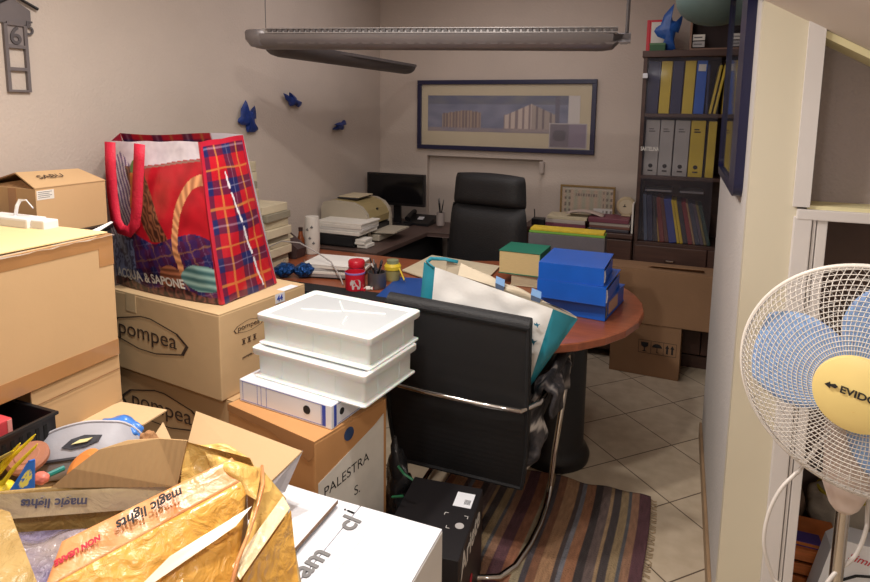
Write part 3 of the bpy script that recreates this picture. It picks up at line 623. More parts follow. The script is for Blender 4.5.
# ============================================================ MAIN DESK
t = thing('desk', 'reddish brown desk with a rounded right end on a black column', 'desk', (-1.2, 2.75, 0))
pts = [(-2.17, 2.36), (-1.5, 2.38), (-1.28, 2.34)]
cxd, cyd, rd = -.745, 2.70, .64
for i in range(25):
    a = math.radians(-155+i*(155+132)/24); pts.append((cxd+rd*math.cos(a), cyd+rd*math.sin(a)))
pts += [(-1.4, 3.14), (-2.17, 3.14)]
obj('desktop', MB().prism(pts, .706, .74, bev=.004), WOOD_T, t, world=True)
obj('edge_trim', MB().box((-2.16, 2.352, .704), (-1.30, 2.372, .746), .003), BLACK_PL, t, world=True)
obj('column', MB().lathe([(.01, 0), (.165, 0), (.17, .03), (.155, .06), (.14, .08), (.14, .69), (.16, .706), (.01, .706)], 32, c=(-.475, 2.70, 0)), BLACK_PL, t, world=True, smooth=True)
obj('side_panel', MB().box((-2.14, 2.42, 0), (-2.11, 3.10, .706), .003), BLACK_CL, t, world=True)
obj('modesty_panel', MB().box((-2.11, 2.98, .15), (-.75, 3.0, .70), .003), BLACK_CL, t, world=True)
tag(obj('desk_pad', MB().box((-1.92, 2.365, .7405), (-1.06, 2.475, .7445), .001), BLACK_CL), 'narrow black mat along the front edge of the desk behind the crates', 'mat')
# document stacks at the left end
def docstack(x1, y1, w, d, z0, n, hh, seed, grp, where):
    random.seed(seed); z = z0
    for i in range(n):
        h = hh*random.uniform(.7, 1.3); j = random.uniform(-.012, .012); pos = 'bottom' if i == 0 else 'top' if i == n-1 else ['lower part', 'middle', 'upper part'][min(2, i*3//n)]
        o = obj('document_bundle', MB().box((-w/2, -d/2, 0), (w/2, d/2, h-.001), .004), [PAPER_D, mat('document_grey', (150, 142, 122), .8, var=.1, vscale=30, stretch=(1, 1, 12)), CREAM][i % 3], loc=(x1-w/2+j, y1-d/2+j*.6, z))
        o.rotation_euler = (0, 0, math.radians(random.uniform(-3, 3))); tag(o, f'aged document bundle, {pos} of the {where}', 'documents', grp); z += h
docstack(-1.985, 2.79, .22, .22, .742, 9, .037, 4, 'documents in the shorter stack', 'shorter stack by the left wall')
docstack(-1.99, 2.54, .22, .19, .742, 13, .0425, 9, 'documents in the taller stack', 'taller stack behind the plaid bag')
# magazine holder, leaning dark boxes
t = thing('magazine_file', 'dark slanted file holder behind the blue tinsel at the left of the desk', 'file', (-2.08, 2.90, .742))
hp = [(-2.17, .742), (-2.0, .742), (-1.985, .80), (-2.13, .90), (-2.17, .90)]
obj('holder', yprism(hp, 2.86, 2.95), mat('dark_brown_file', (74, 56, 54), .6), t, world=True)
obj('papers', yprism([(-2.16, .76), (-2.02, .76), (-2.02, .82), (-2.14, .915), (-2.16, .915)], 2.88, 2.93), PAPER_D, t, world=True)
c = at(301, 252, z=.742)
t = thing('amber_bottle', 'small amber bottle standing left of the white cylinder', 'bottle', (c.x, c.y, .742))
obj('body', MB().lathe([(.001, 0), (.022, 0), (.027, .02), (.026, .07), (.015, .10), (.011, .13), (.001, .13)], 20), mat('amber_glass', (140, 74, 40), .25, var=.3, vscale=30), t, smooth=True)
obj('cap', MB().lathe([(.001, .13), (.013, .13), (.013, .15), (.001, .15)], 16), mat('dark_cap', (60, 40, 34), .5), t, smooth=True)
c = at(312.5, 253, z=.742)
t = thing('white_cylinder', 'tall white tube container with small dark print on the desk', 'container', (c.x, c.y, .742))
obj('body', MB().lathe([(.001, 0), (.040, 0), (.043, .01), (.045, .10), (.043, .2), (.040, .222), (.001, .226)], 28), mat('cup_white', (222, 216, 206), .5), t, smooth=True)
for a_, z in [(-60, .165), (-95, .15), (-75, .10), (-48, .07)]:
    q = math.radians(a_); obj('print_mark', MB().box((-.008, -.001, -.006), (.008, .001, .002), M=Matrix.Translation((.0455*math.cos(q), .0455*math.sin(q), z))@Matrix.Rotation(q+PI/2, 4, 'Z')).box((-.002, -.001, -.009), (.003, .001, .008), M=Matrix.Translation((.0455*math.cos(q), .0455*math.sin(q), z))@Matrix.Rotation(q+PI/2, 4, 'Z')), GREYINK, t)
# cable arching over the desk
cp = [at(262, 250, y=2.6), at(282, 241, y=2.6), at(300, 243, y=2.6), at(318, 253, y=2.6), at(331, 262, y=2.58), at(340, 276, y=2.55), at(343, 284, y=2.52)]
cp[0].z = max(cp[0].z, .80); cp[-1].z = .745
cp = [V((-2.05, 2.62, .745))]+cp
tag(obj('cable', MB().tube(cp, .0035, 8), mat('cable_grey', (176, 168, 164), .4), smooth=True), 'pale grey cable arching over the papers on the desk', 'cable')
# tinsel balls
FOIL = mat('blue_foil', (24, 70, 130), .18, metal=.7, var=.4, vscale=60, bump=1, bscale=70)
for px, lb in [(280, 'left blue tinsel ball on the desk edge beside the plaid bag'), (300, 'right blue tinsel ball on the desk edge beside the white papers')]:
    c = at(px, 279, z=.742); t = thing('tinsel_ball', lb, 'ornament', (c.x, c.y+.04, .742), 0, 'blue tinsel balls')
    mb = MB(); bm = bmesh.new(); bmesh.ops.create_icosphere(bm, subdivisions=3, radius=.052)
    for v in bm.verts: v.co *= 1+fnoise(v.co, 40, .22); v.co.z = v.co.z*.72+.038
    mb.add([v.co.copy() for v in bm.verts], [[v.index for v in f.verts] for f in bm.faces]); bm.free()
    obj('foil_ball', mb, FOIL, t); obj('hanger', MB().tube([(.0, 0, .070), (.006, 0, .086), (0, 0, .092), (-.006, 0, .086), (0, 0, .070)], .001, 5), GREYMET, t)
# paper pile
c = at(338, 268, z=.77)
PP = thing('paper_stand', 'low black rack under the white papers on the desk', 'rack', (c.x, c.y, .742), 12)
obj('rack_frame', MB().box((-.15, -.11, .0), (.15, .11, .006), .002).box((-.15, -.11, .0), (-.145, .11, .02)).box((.145, -.11, 0), (.15, .11, .02)), BLACK_PL, PP)
labs = ['grey bottom bundle of the paper pile beside the red mug', 'white bundle, second from the bottom of the pile beside the red mug', 'greyish bundle in the middle of the pile beside the red mug', 'white bundle, second from the top of the pile beside the red mug', 'white sheets with curled corner uppermost beside the red mug']
z = .749
for i, (h, m_) in enumerate([(.016, mat('paper_grey', (150, 144, 142), .8)), (.014, PAPER), (.014, mat('paper_grey2', (176, 170, 168), .8)), (.014, PAPER), (.008, mat('paper_bright', (232, 228, 222), .8))]):
    o = obj('paper_bundle', MB().box((-.145, -.105, 0), (.145, .105, h-.001), .002), m_, loc=(c.x+random.uniform(-.012, .012), c.y+random.uniform(-.01, .01), z)); o.rotation_euler = (0, 0, math.radians(12+random.uniform(-7, 7)))
    tag(o, labs[i], 'paper', 'papers in the pile on the desk'); z += h
# red mug with grey elephant print, red-lidded jar behind
c = at(352, 291, z=.742)
t = cup('mug', 'red mug with a pale elephant printed on it', (c.x, c.y+.03, .742), .047, .088, RED)
obj('rim_band', MB().lathe([(.0475, .080), (.0485, .081), (.0485, .088), (.0475, .089)], 28, caps=False), mat('lilac_band', (150, 120, 190), .5), t, smooth=True)
ang = math.atan2(-c.y, -c.x)
def on_cyl(pts, r, ang, mb):
    return mb.add([V((r*math.cos(ang+x/r), r*math.sin(ang+x/r), z)) for x, z in pts]+[V((r*.97*math.cos(ang+x/r), r*.97*math.sin(ang+x/r), z)) for x, z in pts],
                  [tuple(range(len(pts)))]+[(i, len(pts)+i, len(pts)+(i+1) % len(pts), (i+1) % len(pts)) for i in range(len(pts))])
el = [(-.022, .012), (-.010, .012), (-.009, .028), (.004, .028), (.005, .012), (.015, .012), (.017, .035), (.024, .030), (.026, .045), (.018, .058), (.006, .056), (-.008, .060), (-.020, .058), (-.028, .046), (-.026, .02)]
obj('elephant_print', on_cyl([(-a, b) for a, b in el], .0480, ang, MB()), mat('elephant_grey', (196, 180, 178), .6), t)
c2 = at(351, 275, z=.742); c2 = V((c.x-.045, c.y+.125, .742))
t = thing('red_jar', 'red jar with a red screw lid behind the elephant mug', 'jar', tuple(c2))
obj('body', MB().lathe([(.001, 0), (.038, 0), (.042, .01), (.042, .075), (.036, .085), (.001, .085)], 28), mat('dark_red', (140, 24, 36), .35), t, smooth=True)
obj('lid', MB().lathe([(.001, .085), (.040, .085), (.041, .09), (.041, .112), (.036, .118), (.001, .118)], 28), RED, t, smooth=True)
c = at(374, 289, z=.742)
cup('pen_cup', 'grey metal mesh pen cup full of pens beside the elephant mug', (c.x, c.y+.03, .742), .045, .078, GREYMET)
pens((c.x, c.y+.03, .744), 9, .042, .12, 11, [BLACK_PL, mat('pen_white', (210, 205, 200), .4), mat('pen_brown', (120, 84, 60), .5), mat('pen_dark', (50, 44, 60), .4)], ['black pen standing in the grey mesh pen cup', 'white pen standing in the grey mesh pen cup', 'brown brush handle standing in the grey mesh pen cup', 'dark violet pen standing in the grey mesh pen cup'], 'pens in the grey mesh cup')
c = at(391, 281, z=.742)
t = thing('ribbon_jar', 'glass jar with yellow ribbon beside the grey pen cup', 'jar', (c.x, c.y+.02, .742))
obj('body', MB().lathe([(.001, 0), (.034, 0), (.037, .01), (.037, .07), (.028, .085), (.001, .086)], 28), mat('olive_glass', (150, 140, 90), .2, var=.2), t, smooth=True)
obj('lid', MB().lathe([(.001, .086), (.030, .086), (.030, .105), (.001, .107)], 28), mat('lid_olive', (140, 146, 110), .4), t, smooth=True)
rb = MB().lathe([(.0375, .055), (.042, .058), (.043, .075), (.034, .088), (.030, .086)], 28, caps=False)
rb.grid(lambda u, v: (.036+.045*u, -.03*u+.02*v-.01, .07-.055*u+.01*math.sin(v*5)), 6, 4)
obj('ribbon', rb, mat('yellow_ribbon', (226, 196, 50), .5), t)
for i, (px, py, m_, nm) in enumerate([(361, 294, RED, 'red'), (368, 293, PAPER, 'white'), (376, 292, RED, 'red')]):
    c = at(px, py-3, z=.742); t = thing('wrapped_candy', ['red wrapped candy in front of the elephant mug', 'white wrapped candy between two red ones on the desk', 'red wrapped candy in front of the grey pen cup'][i], 'candy', tuple(c), 30*i, 'wrapped candies')
    obj('wrapper', MB().tube([(-.022, 0, .008), (-.012, 0, .007), (-.010, 0, .010), (.010, 0, .010), (.012, 0, .007), (.022, 0, .008)], [.010, .004, .010, .010, .004, .010], 8, flat=.7), m_, t)
# blue folder and cream sheets
q = [at(376, 296, z=.745), at(398, 277, z=.745), at(436, 279, z=.745), at(426, 303, z=.745)]
tag(obj('blue_folder', MB().slab(q, .008), mat('blue_folder', (26, 74, 150), .45)), 'flat dark blue folder lying on the desk beside the shopping bag', 'folder')
q = [at(402, 271, z=.746), at(432, 256, z=.746), at(500, 267, z=.746), at(486, 281, z=.746), at(440, 284, z=.746)]
tag(obj('open_sheet', MB().slab(q, -.006), CREAM), 'large cream sheet spread on the desk behind the shopping bag', 'paper')
# ledger books
def book(name, label, x0, x1, y0, y1, z0, z1, cover, pages, rz, group=None):
    t = thing(name, label, 'book', ((x0+x1)/2, (y0+y1)/2, z0), rz, group); w = (x1-x0)/2; d = (y1-y0)/2; h = z1-z0
    obj('cover', MB().box((-w, -d, 0), (w, d, .004), .001).box((-w, -d, h-.004), (w, d, h), .001).box((w-.004, -d, .004), (w, d, h-.004)), cover, t)
    obj('pages', MB().box((-w+.004, -d+.004, .004), (w-.004, d-.004, h-.004), .001), pages, t)
    return t
book('thick_book', 'cream thick book under the green one on the desk', -.745, -.60, 2.86, 3.04, .742, .798, CREAM, PAPER_D, 2)
book('thick_book', 'thick ledger with a green cover and cream page edges on the desk', -.80, -.59, 2.85, 3.06, .799, .915, GREEN, mat('page_edge', (214, 194, 140), .8, var=.06, vscale=40, stretch=(1, 1, 20)), -2)
# three blue binders
A = at(551, 302, z=.742); 
def lying_binder(lb, cx, cy, z, rz, w=.285, d=.33, h=.066, paper=False, labl=None):
    t = thing('lever_arch_file', lb, 'binder', (cx, cy, z), rz, 'blue binders stacked on the desk'); w /= 2; d /= 2
    obj('cover', MB().box((-w, -d, 0), (w, d, .004), .001).box((-w, -d, h-.004), (w, d, h), .001).box((-w, -d, .004), (w, -d+.004, h-.004)), BLUE_B, t)
    obj('papers', MB().box((-w+.012, -d+.004, .006), (w-.012, d-.02, h-.012), .001), PAPER_D if paper else mat('dark_inside', (60, 72, 110), .6), t)
    obj('side_cover', MB().box((w-.006, -d+.004, .004), (w-.002, d-.01, h-(.02 if paper else .004))), BLUE_B if not labl else BLUE_B, t)
    obj('edge_ring', MB().tube([(w-.001, -d+.012, .012), (w+.001, -d+.02, h*.5), (w-.001, -d+.012, h-.012)], .004, 8), GREYMET if not paper else WHITE, t)
    if labl: obj('side_label', MB().box((w-.002, -d+.06, .012), (w-.0005, d-.12, h-.012)), labl, t)
    return t
lying_binder('bottom blue lever arch file of the stack of three, with beige side label', -.364, 2.688, .742, -8.5, h=.077,  labl=mat('beige_label', (186, 150, 128), .6))
lying_binder('middle blue lever arch file of the stack of three', -.372, 2.634, .8195, -4.5, h=.077,  paper=True)
lying_binder('top blue lever arch file of the stack of three, with papers sticking out', -.386, 2.622, .897, -1.5, w=.268, d=.288, h=.074,  paper=True)
# grey file box standing behind
t = thing('file_box', 'grey box file with yellow and green sheets on top behind the books', 'box', (-.52, 3.14, .742))
gx0, gx1 = at(528.5, 230, y=3.10).x, at(605, 240, y=3.10).x
obj('body', MB().box((gx0, 3.10, .742), (gx1, 3.20, .965), .004), mat('file_grey', (92, 88, 92), .7, var=.08, vscale=12, bump=.2), t, world=True)
tag(obj('sheet_stack', MB().box((gx0+.004, 3.102, .966), (gx1-.002, 3.195, .977), .002), mat('lime_sheet', (110, 160, 56), .6)), 'lime green folder lying on the grey box file', 'folder')
tag(obj('sheet_stack', MB().box((gx0+.008, 3.106, .978), (gx1-.008, 3.20, .990), .002), mat('mustard_sheet', (196, 168, 40), .6, var=.15, vscale=30)), 'mustard yellow folder lying uppermost on the grey box file', 'folder')

# ============================================================ OFFICE CHAIR behind the desk
ecx, ecy = -1.06, 3.50
t = thing('office_chair', 'high black leather office chair behind the desk', 'chair', (ecx, ecy, 0), -11)
def cushion(w0, w1, z0, z1, y0, tilt, th, nx=16, nz=14, bulge=.03, top_arch=0.0):
    def f(s):
        def g(u, v):
            w = (w0+(w1-w0)*v)/2; r = 1-.0
            e = (1-abs(2*u-1)**6)*(1-abs(2*v-1)**6)
            ex = (2*u-1)*w*(1-.04*abs(2*v-1)**6)
            return (ex, y0+tilt*(z0+(z1-z0)*v)-s*(th/2*e**.5+bulge*e*(1 if s > 0 else .3)), z0+(z1-z0)*v+top_arch*(1-(2*u-1)**2)*v)
        return g
    mb = MB().grid(f(1), nx, nz); mb.grid(f(-1), nx, nz); return mb
tt = at(453, 171.5, y=3.50); tr = at(527, 179, y=3.50)
zt_ = (tt.z+tr.z)/2
obj('headrest', cushion(.50, .47, zt_-.19, zt_, -.02, .03, .07, top_arch=.012), BLACK_L, t, smooth='all')
obj('backrest', cushion(.57, .51, .50, zt_-.185, -.03, .03, .08), BLACK_L, t, smooth='all')
obj('seat', MB().box((-.26, -.27, .43), (.26, .22, .53), .04, seg=4), BLACK_L, t, smooth=True)
for s in (-1, 1): obj('armrest', MB().tube([(s*.27, .10, .46), (s*.31, .06, .60), (s*.31, -.08, .64), (s*.31, -.20, .63)], .02, 10), BLACK_PL, t, smooth=True)
obj('gas_column', MB().lathe([(.01, .08), (.03, .08), (.03, .25), (.02, .26), (.02, .43), (.01, .43)], 18), BLACK_PL, t)
for i in range(5):
    a = 2*PI*i/5+.3; lg = obj('base_leg', MB().tube([(0, 0, .11), (.18*math.cos(a), .18*math.sin(a), .095), (.29*math.cos(a), .29*math.sin(a), .065)], [.024, .02, .015], 8), BLACK_PL, t)
    obj('caster', MB().lathe([(.004, -.016), (.028, -.016), (.028, .016), (.004, .016)], 16, M=Matrix.Translation((.29*math.cos(a), .29*math.sin(a), .028))@Matrix.Rotation(a, 4, 'Z')@Matrix.Rotation(PI/2, 4, 'X')), BLACK_PL, lg)

# ============================================================ VISITOR CHAIR with shopping bag and jacket
t = thing('visitor_chair', 'black mesh cantilever chair with chrome bar in front of the desk', 'chair', (-.675, 2.05, 0))
PERF = mat('perforated_black', (24, 23, 25), .6, var=.1, vscale=60)
def dotmat():
    m = mat('perforated_mesh', (17, 16, 18), .65, var=.1, vscale=60); nt = m.node_tree; N = nt.nodes; L = nt.links
    tc = N.new('ShaderNodeTexCoord'); mp = N.new('ShaderNodeMapping'); mp.inputs['Scale'].default_value = (62, 62, 62); L.new(tc.outputs['Object'], mp.inputs[0])
    v = N.new('ShaderNodeTexVoronoi'); v.inputs['Randomness'].default_value = 0; L.new(mp.outputs[0], v.inputs['Vector'])
    bp = N.new('ShaderNodeBump'); bp.inputs['Strength'].default_value = .35; bp.inputs['Distance'].default_value = .003
    L.new(v.outputs['Distance'], bp.inputs['Height']); L.new(bp.outputs[0], N['Principled BSDF'].inputs['Normal']); return m
bw0, bw1 = .38, .50
bz0, bz1 = .305, .915  # bottom edge lowered: black backrest stands in for the shadow beneath it
def backf(off):
    def g(u, v):
        z = bz0+(bz1-bz0)*v; w = (.47+.042*min(1, v/.30)**.6)/2; e = (1-abs(2*u-1)**8)
        arch = -.012*(2*u-1)
        return ((2*u-1)*w+.0, -.155-.03*math.sin(v*PI)*0+.06*(1-v)*(1-v)+.035*(2*u-1)**2*0+off*(1 if True else 0), z+arch*v)
    return g
mb = MB(); nU, nV = 14, 18
mb.grid(backf(-.028), nU, nV); k0 = len(mb.v); mb.grid(backf(.028), nU, nV)
ring = [i for i in range(nU+1)]+[j*(nU+1)+nU for j in range(1, nV+1)]+[nV*(nU+1)+i for i in range(nU-1, -1, -1)]+[j*(nU+1) for j in range(nV-1, 0, -1)]
for a, b_ in zip(ring, ring[1:]+ring[:1]): mb.f.append((a, b_, b_+k0, a+k0)); mb.mi.append(0)
obj('backrest', mb, dotmat(), t, smooth=True)
pip = [V(backf(-.03)(u, v)) for u, v in [(i/14, 1) for i in range(15)]+[(1, 1-i/18) for i in range(1, 19)]+[(1-i/14, 0) for i in range(1, 15)]+[(0, i/18) for i in range(1, 18)]]
obj('piping', MB().tube(pip, .007, 6, closed=True), BLACK_CL, t, smooth=True)
obj('top_roll', MB().tube([V(backf(0)(i/14, 1))+V((0, 0, -.004)) for i in range(15)], .030, 12), BLACK_L, t, smooth=True)
obj('seat', MB().box((-.24, -.13, .40), (.24, .36, .46), .025, seg=3), BLACK_L, t, smooth=True)
bar = [(-.30, .02, .630), (-.29, -.12, .632), (-.24, -.195, .634), (-.1, -.205, .630), (.1, -.205, .625), (.24, -.195, .622), (.285, -.12, .625), (.30, .02, .63)]
obj('back_bar', MB().tube(bar, .009, 10), CHROME, t, smooth=True)
for s in (-1, 1):
    fr_ = [(s*.295, .02, .64), (s*.30, .20, .645), (s*.30, .34, .63), (s*.30, .385, .56), (s*.285, .36, .40), (s*.265, .33, .20), (s*.258, .31, .06), (s*.258, .27, .026), (s*.260, .20, .022), (s*.260, .10, .022), (s*.25, -.02, .022), (s*.227, -.146, .022), (s*.19, -.215, .022), (s*.12, -.25, .022), (0, -.26, .022)]
    obj('frame_tube', MB().tube(fr_, .012, 10), CHROME, t, smooth=True)
    obj('armrest', MB().tube([(s*.297, .0, .652), (s*.302, .10, .668), (s*.302, .24, .668), (s*.302, .34, .65), (s*.302, .392, .60), (s*.302, .40, .55)], [.014, .02, .022, .022, .02, .014], 10), BLACK_L, t, smooth=True)
# grey jacket draped over the right arm
def wrinkle(p, a=.012, s=14): return V((fnoise(p, s, a, 1), fnoise(p, s, a, 2), fnoise(p, s, a, 3)))
JK = vcmat('jacket_cloth', .8, bump=.5, bscale=90)
def jf(u, v):
    ax = [(-.47, .45), (-.45, .54), (-.41, .63), (-.375, .675), (-.35, .64), (-.352, .55)]
    q = u*5; i = min(4, int(q)); w = q-i; x = ax[i][0]*(1-w)+ax[i+1][0]*w; z = ax[i][1]*(1-w)+ax[i+1][1]*w
    p = V((x, 1.98+.30*v, z)); return p+wrinkle(p, .022, 16)
def jc(u, v):
    n = fnoise((u*3, v*3, 0), 3, 1)
    if n > .33: return (138, 132, 128)
    if n < -.1: return (30, 30, 34)
    return (62, 59, 62)
t = thing('jacket', 'grey mottled jacket bundled over the right arm of the visitor chair', 'jacket', (-.37, 2.05, .47))
obj('body', MB().grid(jf, 30, 22, jc), JK, t, world=True, smooth='all', solid=.012)
def sf(u, v):
    a = 2*PI*u; cen = V((-.455+.045*v+.02*math.sin(v*6), 1.97+.06*v, .36+.27*v)); r = .028+.018*math.sin(v*PI)
    p = cen+V((r*math.cos(a), r*1.6*math.sin(a), 0)); return p+wrinkle(p, .018, 16)
obj('sleeve', MB().grid(sf, 20, 24, lambda u, v: (196, 190, 184) if .48 < v+.1*math.sin(u*6) < .58 or v < .05 else ((40, 38, 42) if fnoise((u*2, v*4, 4), 3, 1) > 0 else (76, 72, 74))), JK, t, world=True, smooth='all')
# shopping bag on the seat
t = thing('shopping_bag', 'white and teal reusable shopping bag standing on the visitor chair', 'bag', (-.62, 2.05, .47))
BAGW = mat('bag_white', (232, 230, 226), .5, var=.03, bump=.35, bscale=12); TEALB = mat('bag_teal', (36, 128, 146), .45, var=.08, bump=.3, bscale=12); BAGI = mat('bag_inside', (196, 182, 158), .7, var=.06, bump=.3, bscale=12)
def patch(p00, p10, p11, p01, nu=14, nv=14, bul=(0, 0, 0), wr=.004, ws=9):
    p00, p10, p11, p01, B = V(p00), V(p10), V(p11), V(p01), V(bul)
    def f(u, v):
        p = p00*(1-u)*(1-v)+p10*u*(1-v)+p11*u*v+p01*(1-u)*v+B*(16*u*(1-u)*v*(1-v)); e = min(1, 8*min(u, 1-u, v, 1-v)); return p+wrinkle(p, wr*e, ws)
    return f
yb0, yb1 = 1.955, 2.06
TLf = at(435, 267, y=yb0+.02); TRf = at(553, 309, y=yb0+.02); BRf = at(530, 382, y=yb0+.03); BLf = V((-.84, yb0+.03, .47)); BRf2 = V((-.475, yb0+.03, .47)); MRf = at(529, 385, y=yb0+.02)
TLb = at(447, 258, y=yb1); TRb = at(578, 319, y=yb1-.06); BLb = V((-.84, yb1, .47)); BRb = V((-.46, yb1, .47))
obj('front_panel', MB().grid(patch(BLf, MRf, TRf, TLf, bul=(0, -.012, 0), wr=.022, ws=12), 30, 30), BAGW, t, world=True, smooth='all')
obj('right_gusset', MB().grid(patch(MRf, V((-.46, yb1-.02, .60)), TRb, TRf, 10, 14, bul=(.01, -.01, 0), wr=.014, ws=12), 20, 24), TEALB, t, world=True, smooth='all')
obj('bottom_panel', MB().grid(patch(BLf, MRf, V((-.46, yb1-.02, .60)), BLb, wr=.004), 8, 8), TEALB, t, world=True, smooth='all')
G1 = at(422, 300, y=yb0+.06); 
obj('left_gusset', MB().grid(patch(BLf, BLb+V((-.04, -.1, 0)), at(424, 262, y=yb1-.06), TLf, bul=(-.01, -.01, 0), wr=.006), 10, 14), TEALB, t, world=True, smooth='all')
obj('rim_band', MB().tube([at(434, 268, y=yb0+.02), at(427, 262, y=1.99), at(431, 258.5, y=2.02), at(445, 259, y=2.05), at(458, 262, y=2.06)], .004, 8, flat=2), TEALB, t, world=True, smooth='all')
obj('back_panel', MB().grid(patch(BLb, V((-.46, yb1-.02, .60)), at(577, 317, y=yb1-.02), at(447, 260, y=yb1), bul=(0, .01, 0), wr=.008), 16, 16), BAGI, t, world=True, smooth='all')
obj('folded_panel', MB().grid(patch(at(458, 275, y=1.995), at(556, 306, y=1.985), at(577, 317, y=2.02), at(461, 263, y=2.03), 14, 8, bul=(0, 0, .01), wr=.014, ws=12), 24, 14), BAGI, t, world=True, smooth='all')
for (px, py, w_) in [(500, 283, 9), (536, 295, 10)]:
    q = [at(px-w_*.5, py, y=1.985), at(px+w_*.5, py+4, y=1.985), at(px+w_*.55, py-5+2, y=1.995), at(px-w_*.4, py-7, y=1.995)]
    obj('handle_tab', MB().slab(q, .004), mat('tab_blue', (110, 150, 196), .6), t, world=True)
    obj('tab_patch', MB().slab([at(px-w_*.5, py+5, y=1.98), at(px+w_*.4, py+8, y=1.98), at(px+w_*.5, py+4, y=1.982), at(px-w_*.5, py, y=1.982)], .003), mat('tab_dark', (70, 86, 112), .6), t, world=True)
def bird(px, py, s, parent):
    k = [(-1, .6), (-.4, .2), (-.1, .9), (.25, .25), (1, .5), (.4, -.15), (.2, -.9), (-.1, -.2), (-.7, -.2)]
    c_ = at(px, py, y=yb0-.004); obj('bird_print', MB().slab([c_+V((a*s, 0, b_*s)) for a, b_ in k], .0015), mat('bird_teal', (24, 112, 140), .5), parent, world=True)
bird(537, 325, .011, t); bird(533, 342, .014, t); bird(527, 300, .0, t) if False else None

# ============================================================ RUG
RC = [(92, 60, 66), (150, 112, 88), (88, 88, 92), (150, 128, 96), (70, 62, 62), (158, 130, 98), (104, 88, 84), (62, 54, 54), (150, 104, 76), (112, 112, 118), (78, 66, 64), (160, 122, 90), (124, 84, 62), (70, 64, 68), (144, 130, 104), (140, 92, 68)]
rw = [.045, .03, .012, .03, .028, .012, .035, .03, .035, .02, .015, .05, .03, .02, .03, .04]
tot = sum(rw)
def rugc(u, v):
    x = ((1-u)*.84) % tot; a = 0
    for w_, c_ in zip(rw, RC):
        a += w_
        if x < a: break
    n = fnoise((u*60, v*20, 0), 1.5, .16); return tuple(max(0, min(255, q*(1+n))) for q in c_)
def rugf(u, v):
    x = -.86+.83*u; x += .006*math.sin(v*9); y = 1.30+1.21*v+.010*math.sin(u*9)-.02*(1-u)
    z = .008+.006*math.sin(u*17+v*4)**2+(.02*max(0, (v-.86)/.14)**1.5*math.exp(-((u-.52)/.10)**2))
    return (x, y, z)
t = thing('rug', 'striped brown and grey woven rug under the visitor chair', 'rug', (-.53, 1.8, 0))
obj('weave', MB().grid(rugf, 200, 90, rugc), vcmat('rug_wool', .95, bump=.9, bscale=160), t, world=True, smooth='keep', solid=.006)
fg = MB(); random.seed(5)
for i in range(82): y = 1.32+i*.0146; x = rugf(1, (y-1.30)/1.21)[0]; fg.tube([(x-.002, y, .010), (x+.012, y+random.uniform(-.006, .006), .005), (x+.024, y+random.uniform(-.01, .01), .003)], .0022, 4)
tag(obj('fringe', fg, mat('fringe_beige', (170, 150, 122), .9), t, world=True), kind='stuff')

# ============================================================ FOREGROUND LEFT: cartons and what lies on them
def boxmat(): pass
# archive carton with a handwritten sheet
DX, DY, DA = -1.063, 1.572, -12.5
t = carton('archive_carton', 'orange brown archive carton with a handwritten white sheet on its front', DX-.193, DX+.193, DY-.162, DY+.162, 0, .664, CARD_O, DA, tape=None, bev=.006)
d_ = .162; w_ = .193
obj('torn_lid_edge', MB().add([V((x, -d_-.0015, z)) for x, z in [(-.193, .664), (.193, .664), (.193, .62), (.17, .595), (.14, .605), (.10, .62), (.06, .62), (.02, .635), (-.03, .64), (-.10, .638), (-.193, .642)]], [tuple(range(11))]), mat('torn_card', (176, 126, 78), .9), t)
rt = Matrix.Rotation(PI/2, 4, 'Y')
# +x side: sheet and sticker
def xpoly(pts, x, th=.001): return MB().slab([V((x, a, b)) for a, b in pts], th)
obj('white_sheet', xpoly([(-.15, .27), (.145, .27), (.145, .62), (.10, .60), (-.06, .555), (-.15, .53)], w_+.0003, .001), PAPER, t)
text('handwriting', 'PALESTRA', .044, V((0, 0, 0)), (1, 0, 0), (0, 1, 0), BLACKINK, None)
hw = bpy.data.objects['handwriting']
for v in hw.data.vertices: v.co = V((w_+.0018, -.13+v.co.x*1.02,   .475+v.co.y+.10*v.co.x))
hw.parent = t
hw2 = text('handwriting', 'S.', .044, V((0, 0, 0)), (1, 0, 0), (0, 1, 0), BLACKINK, None)
for v in hw2.data.vertices: v.co = V((w_+.0018, .0+v.co.x, .41+v.co.y))
hw2.parent = t
obj('round_sticker', MB().lathe([(.001, 0), (.021, 0), (.021, .001), (.001, .001)], 24, M=Matrix.Translation((w_+.0013, -.02, .625))@Matrix.Rotation(PI/2, 4, 'Y')), mat('navy_sticker', (40, 66, 108), .5), t)
# white binder box on it
t = thing('white_box_file', 'white lever arch file with blue lines lying under the plastic crates', 'binder', (-1.065, 1.605, .665), -6.5)
w_, d_, h_ = .184, .14, .074
obj('case', MB().box((-w_, -d_, 0), (w_, d_, h_), .003), WHITE, t)
ln = MB()
for z in (.006, .069): ln.box((-w_+.008, -d_-.0006, z), (w_-.03, -d_, z+.0012))
for x in (-.170, -.108, -.092, -.070, .146): ln.box((x, -d_-.0006, .006), (x+.0012, -d_, .0702))
obj('blue_lines', ln, BLUEINK, t)
obj('brand_strip', MB().box((.150, -d_-.0008, .006), (.163, -d_, .070)), BLUEINK, t)
obj('finger_hole', MB().lathe([(.001, -.0012), (.0135, -.0012), (.0135, .001), (.001, .001)], 24, M=Matrix.Translation((.092, -d_, .040))@Matrix.Rotation(PI/2, 4, 'X')), BLACKINK, t)
obj('finger_hole', MB().lathe([(.001, -.001), (.0105, -.001), (.0105, .0012), (.001, .0012)], 24, M=Matrix.Translation((w_, -.09, .038))@Matrix.Rotation(PI/2, 4, 'Y')), BLACKINK, t)
obj('side_strip', MB().box((w_, -d_+.012, .004), (w_+.0008, -d_+.024, .070)), BLUEINK, t)
ln = MB()
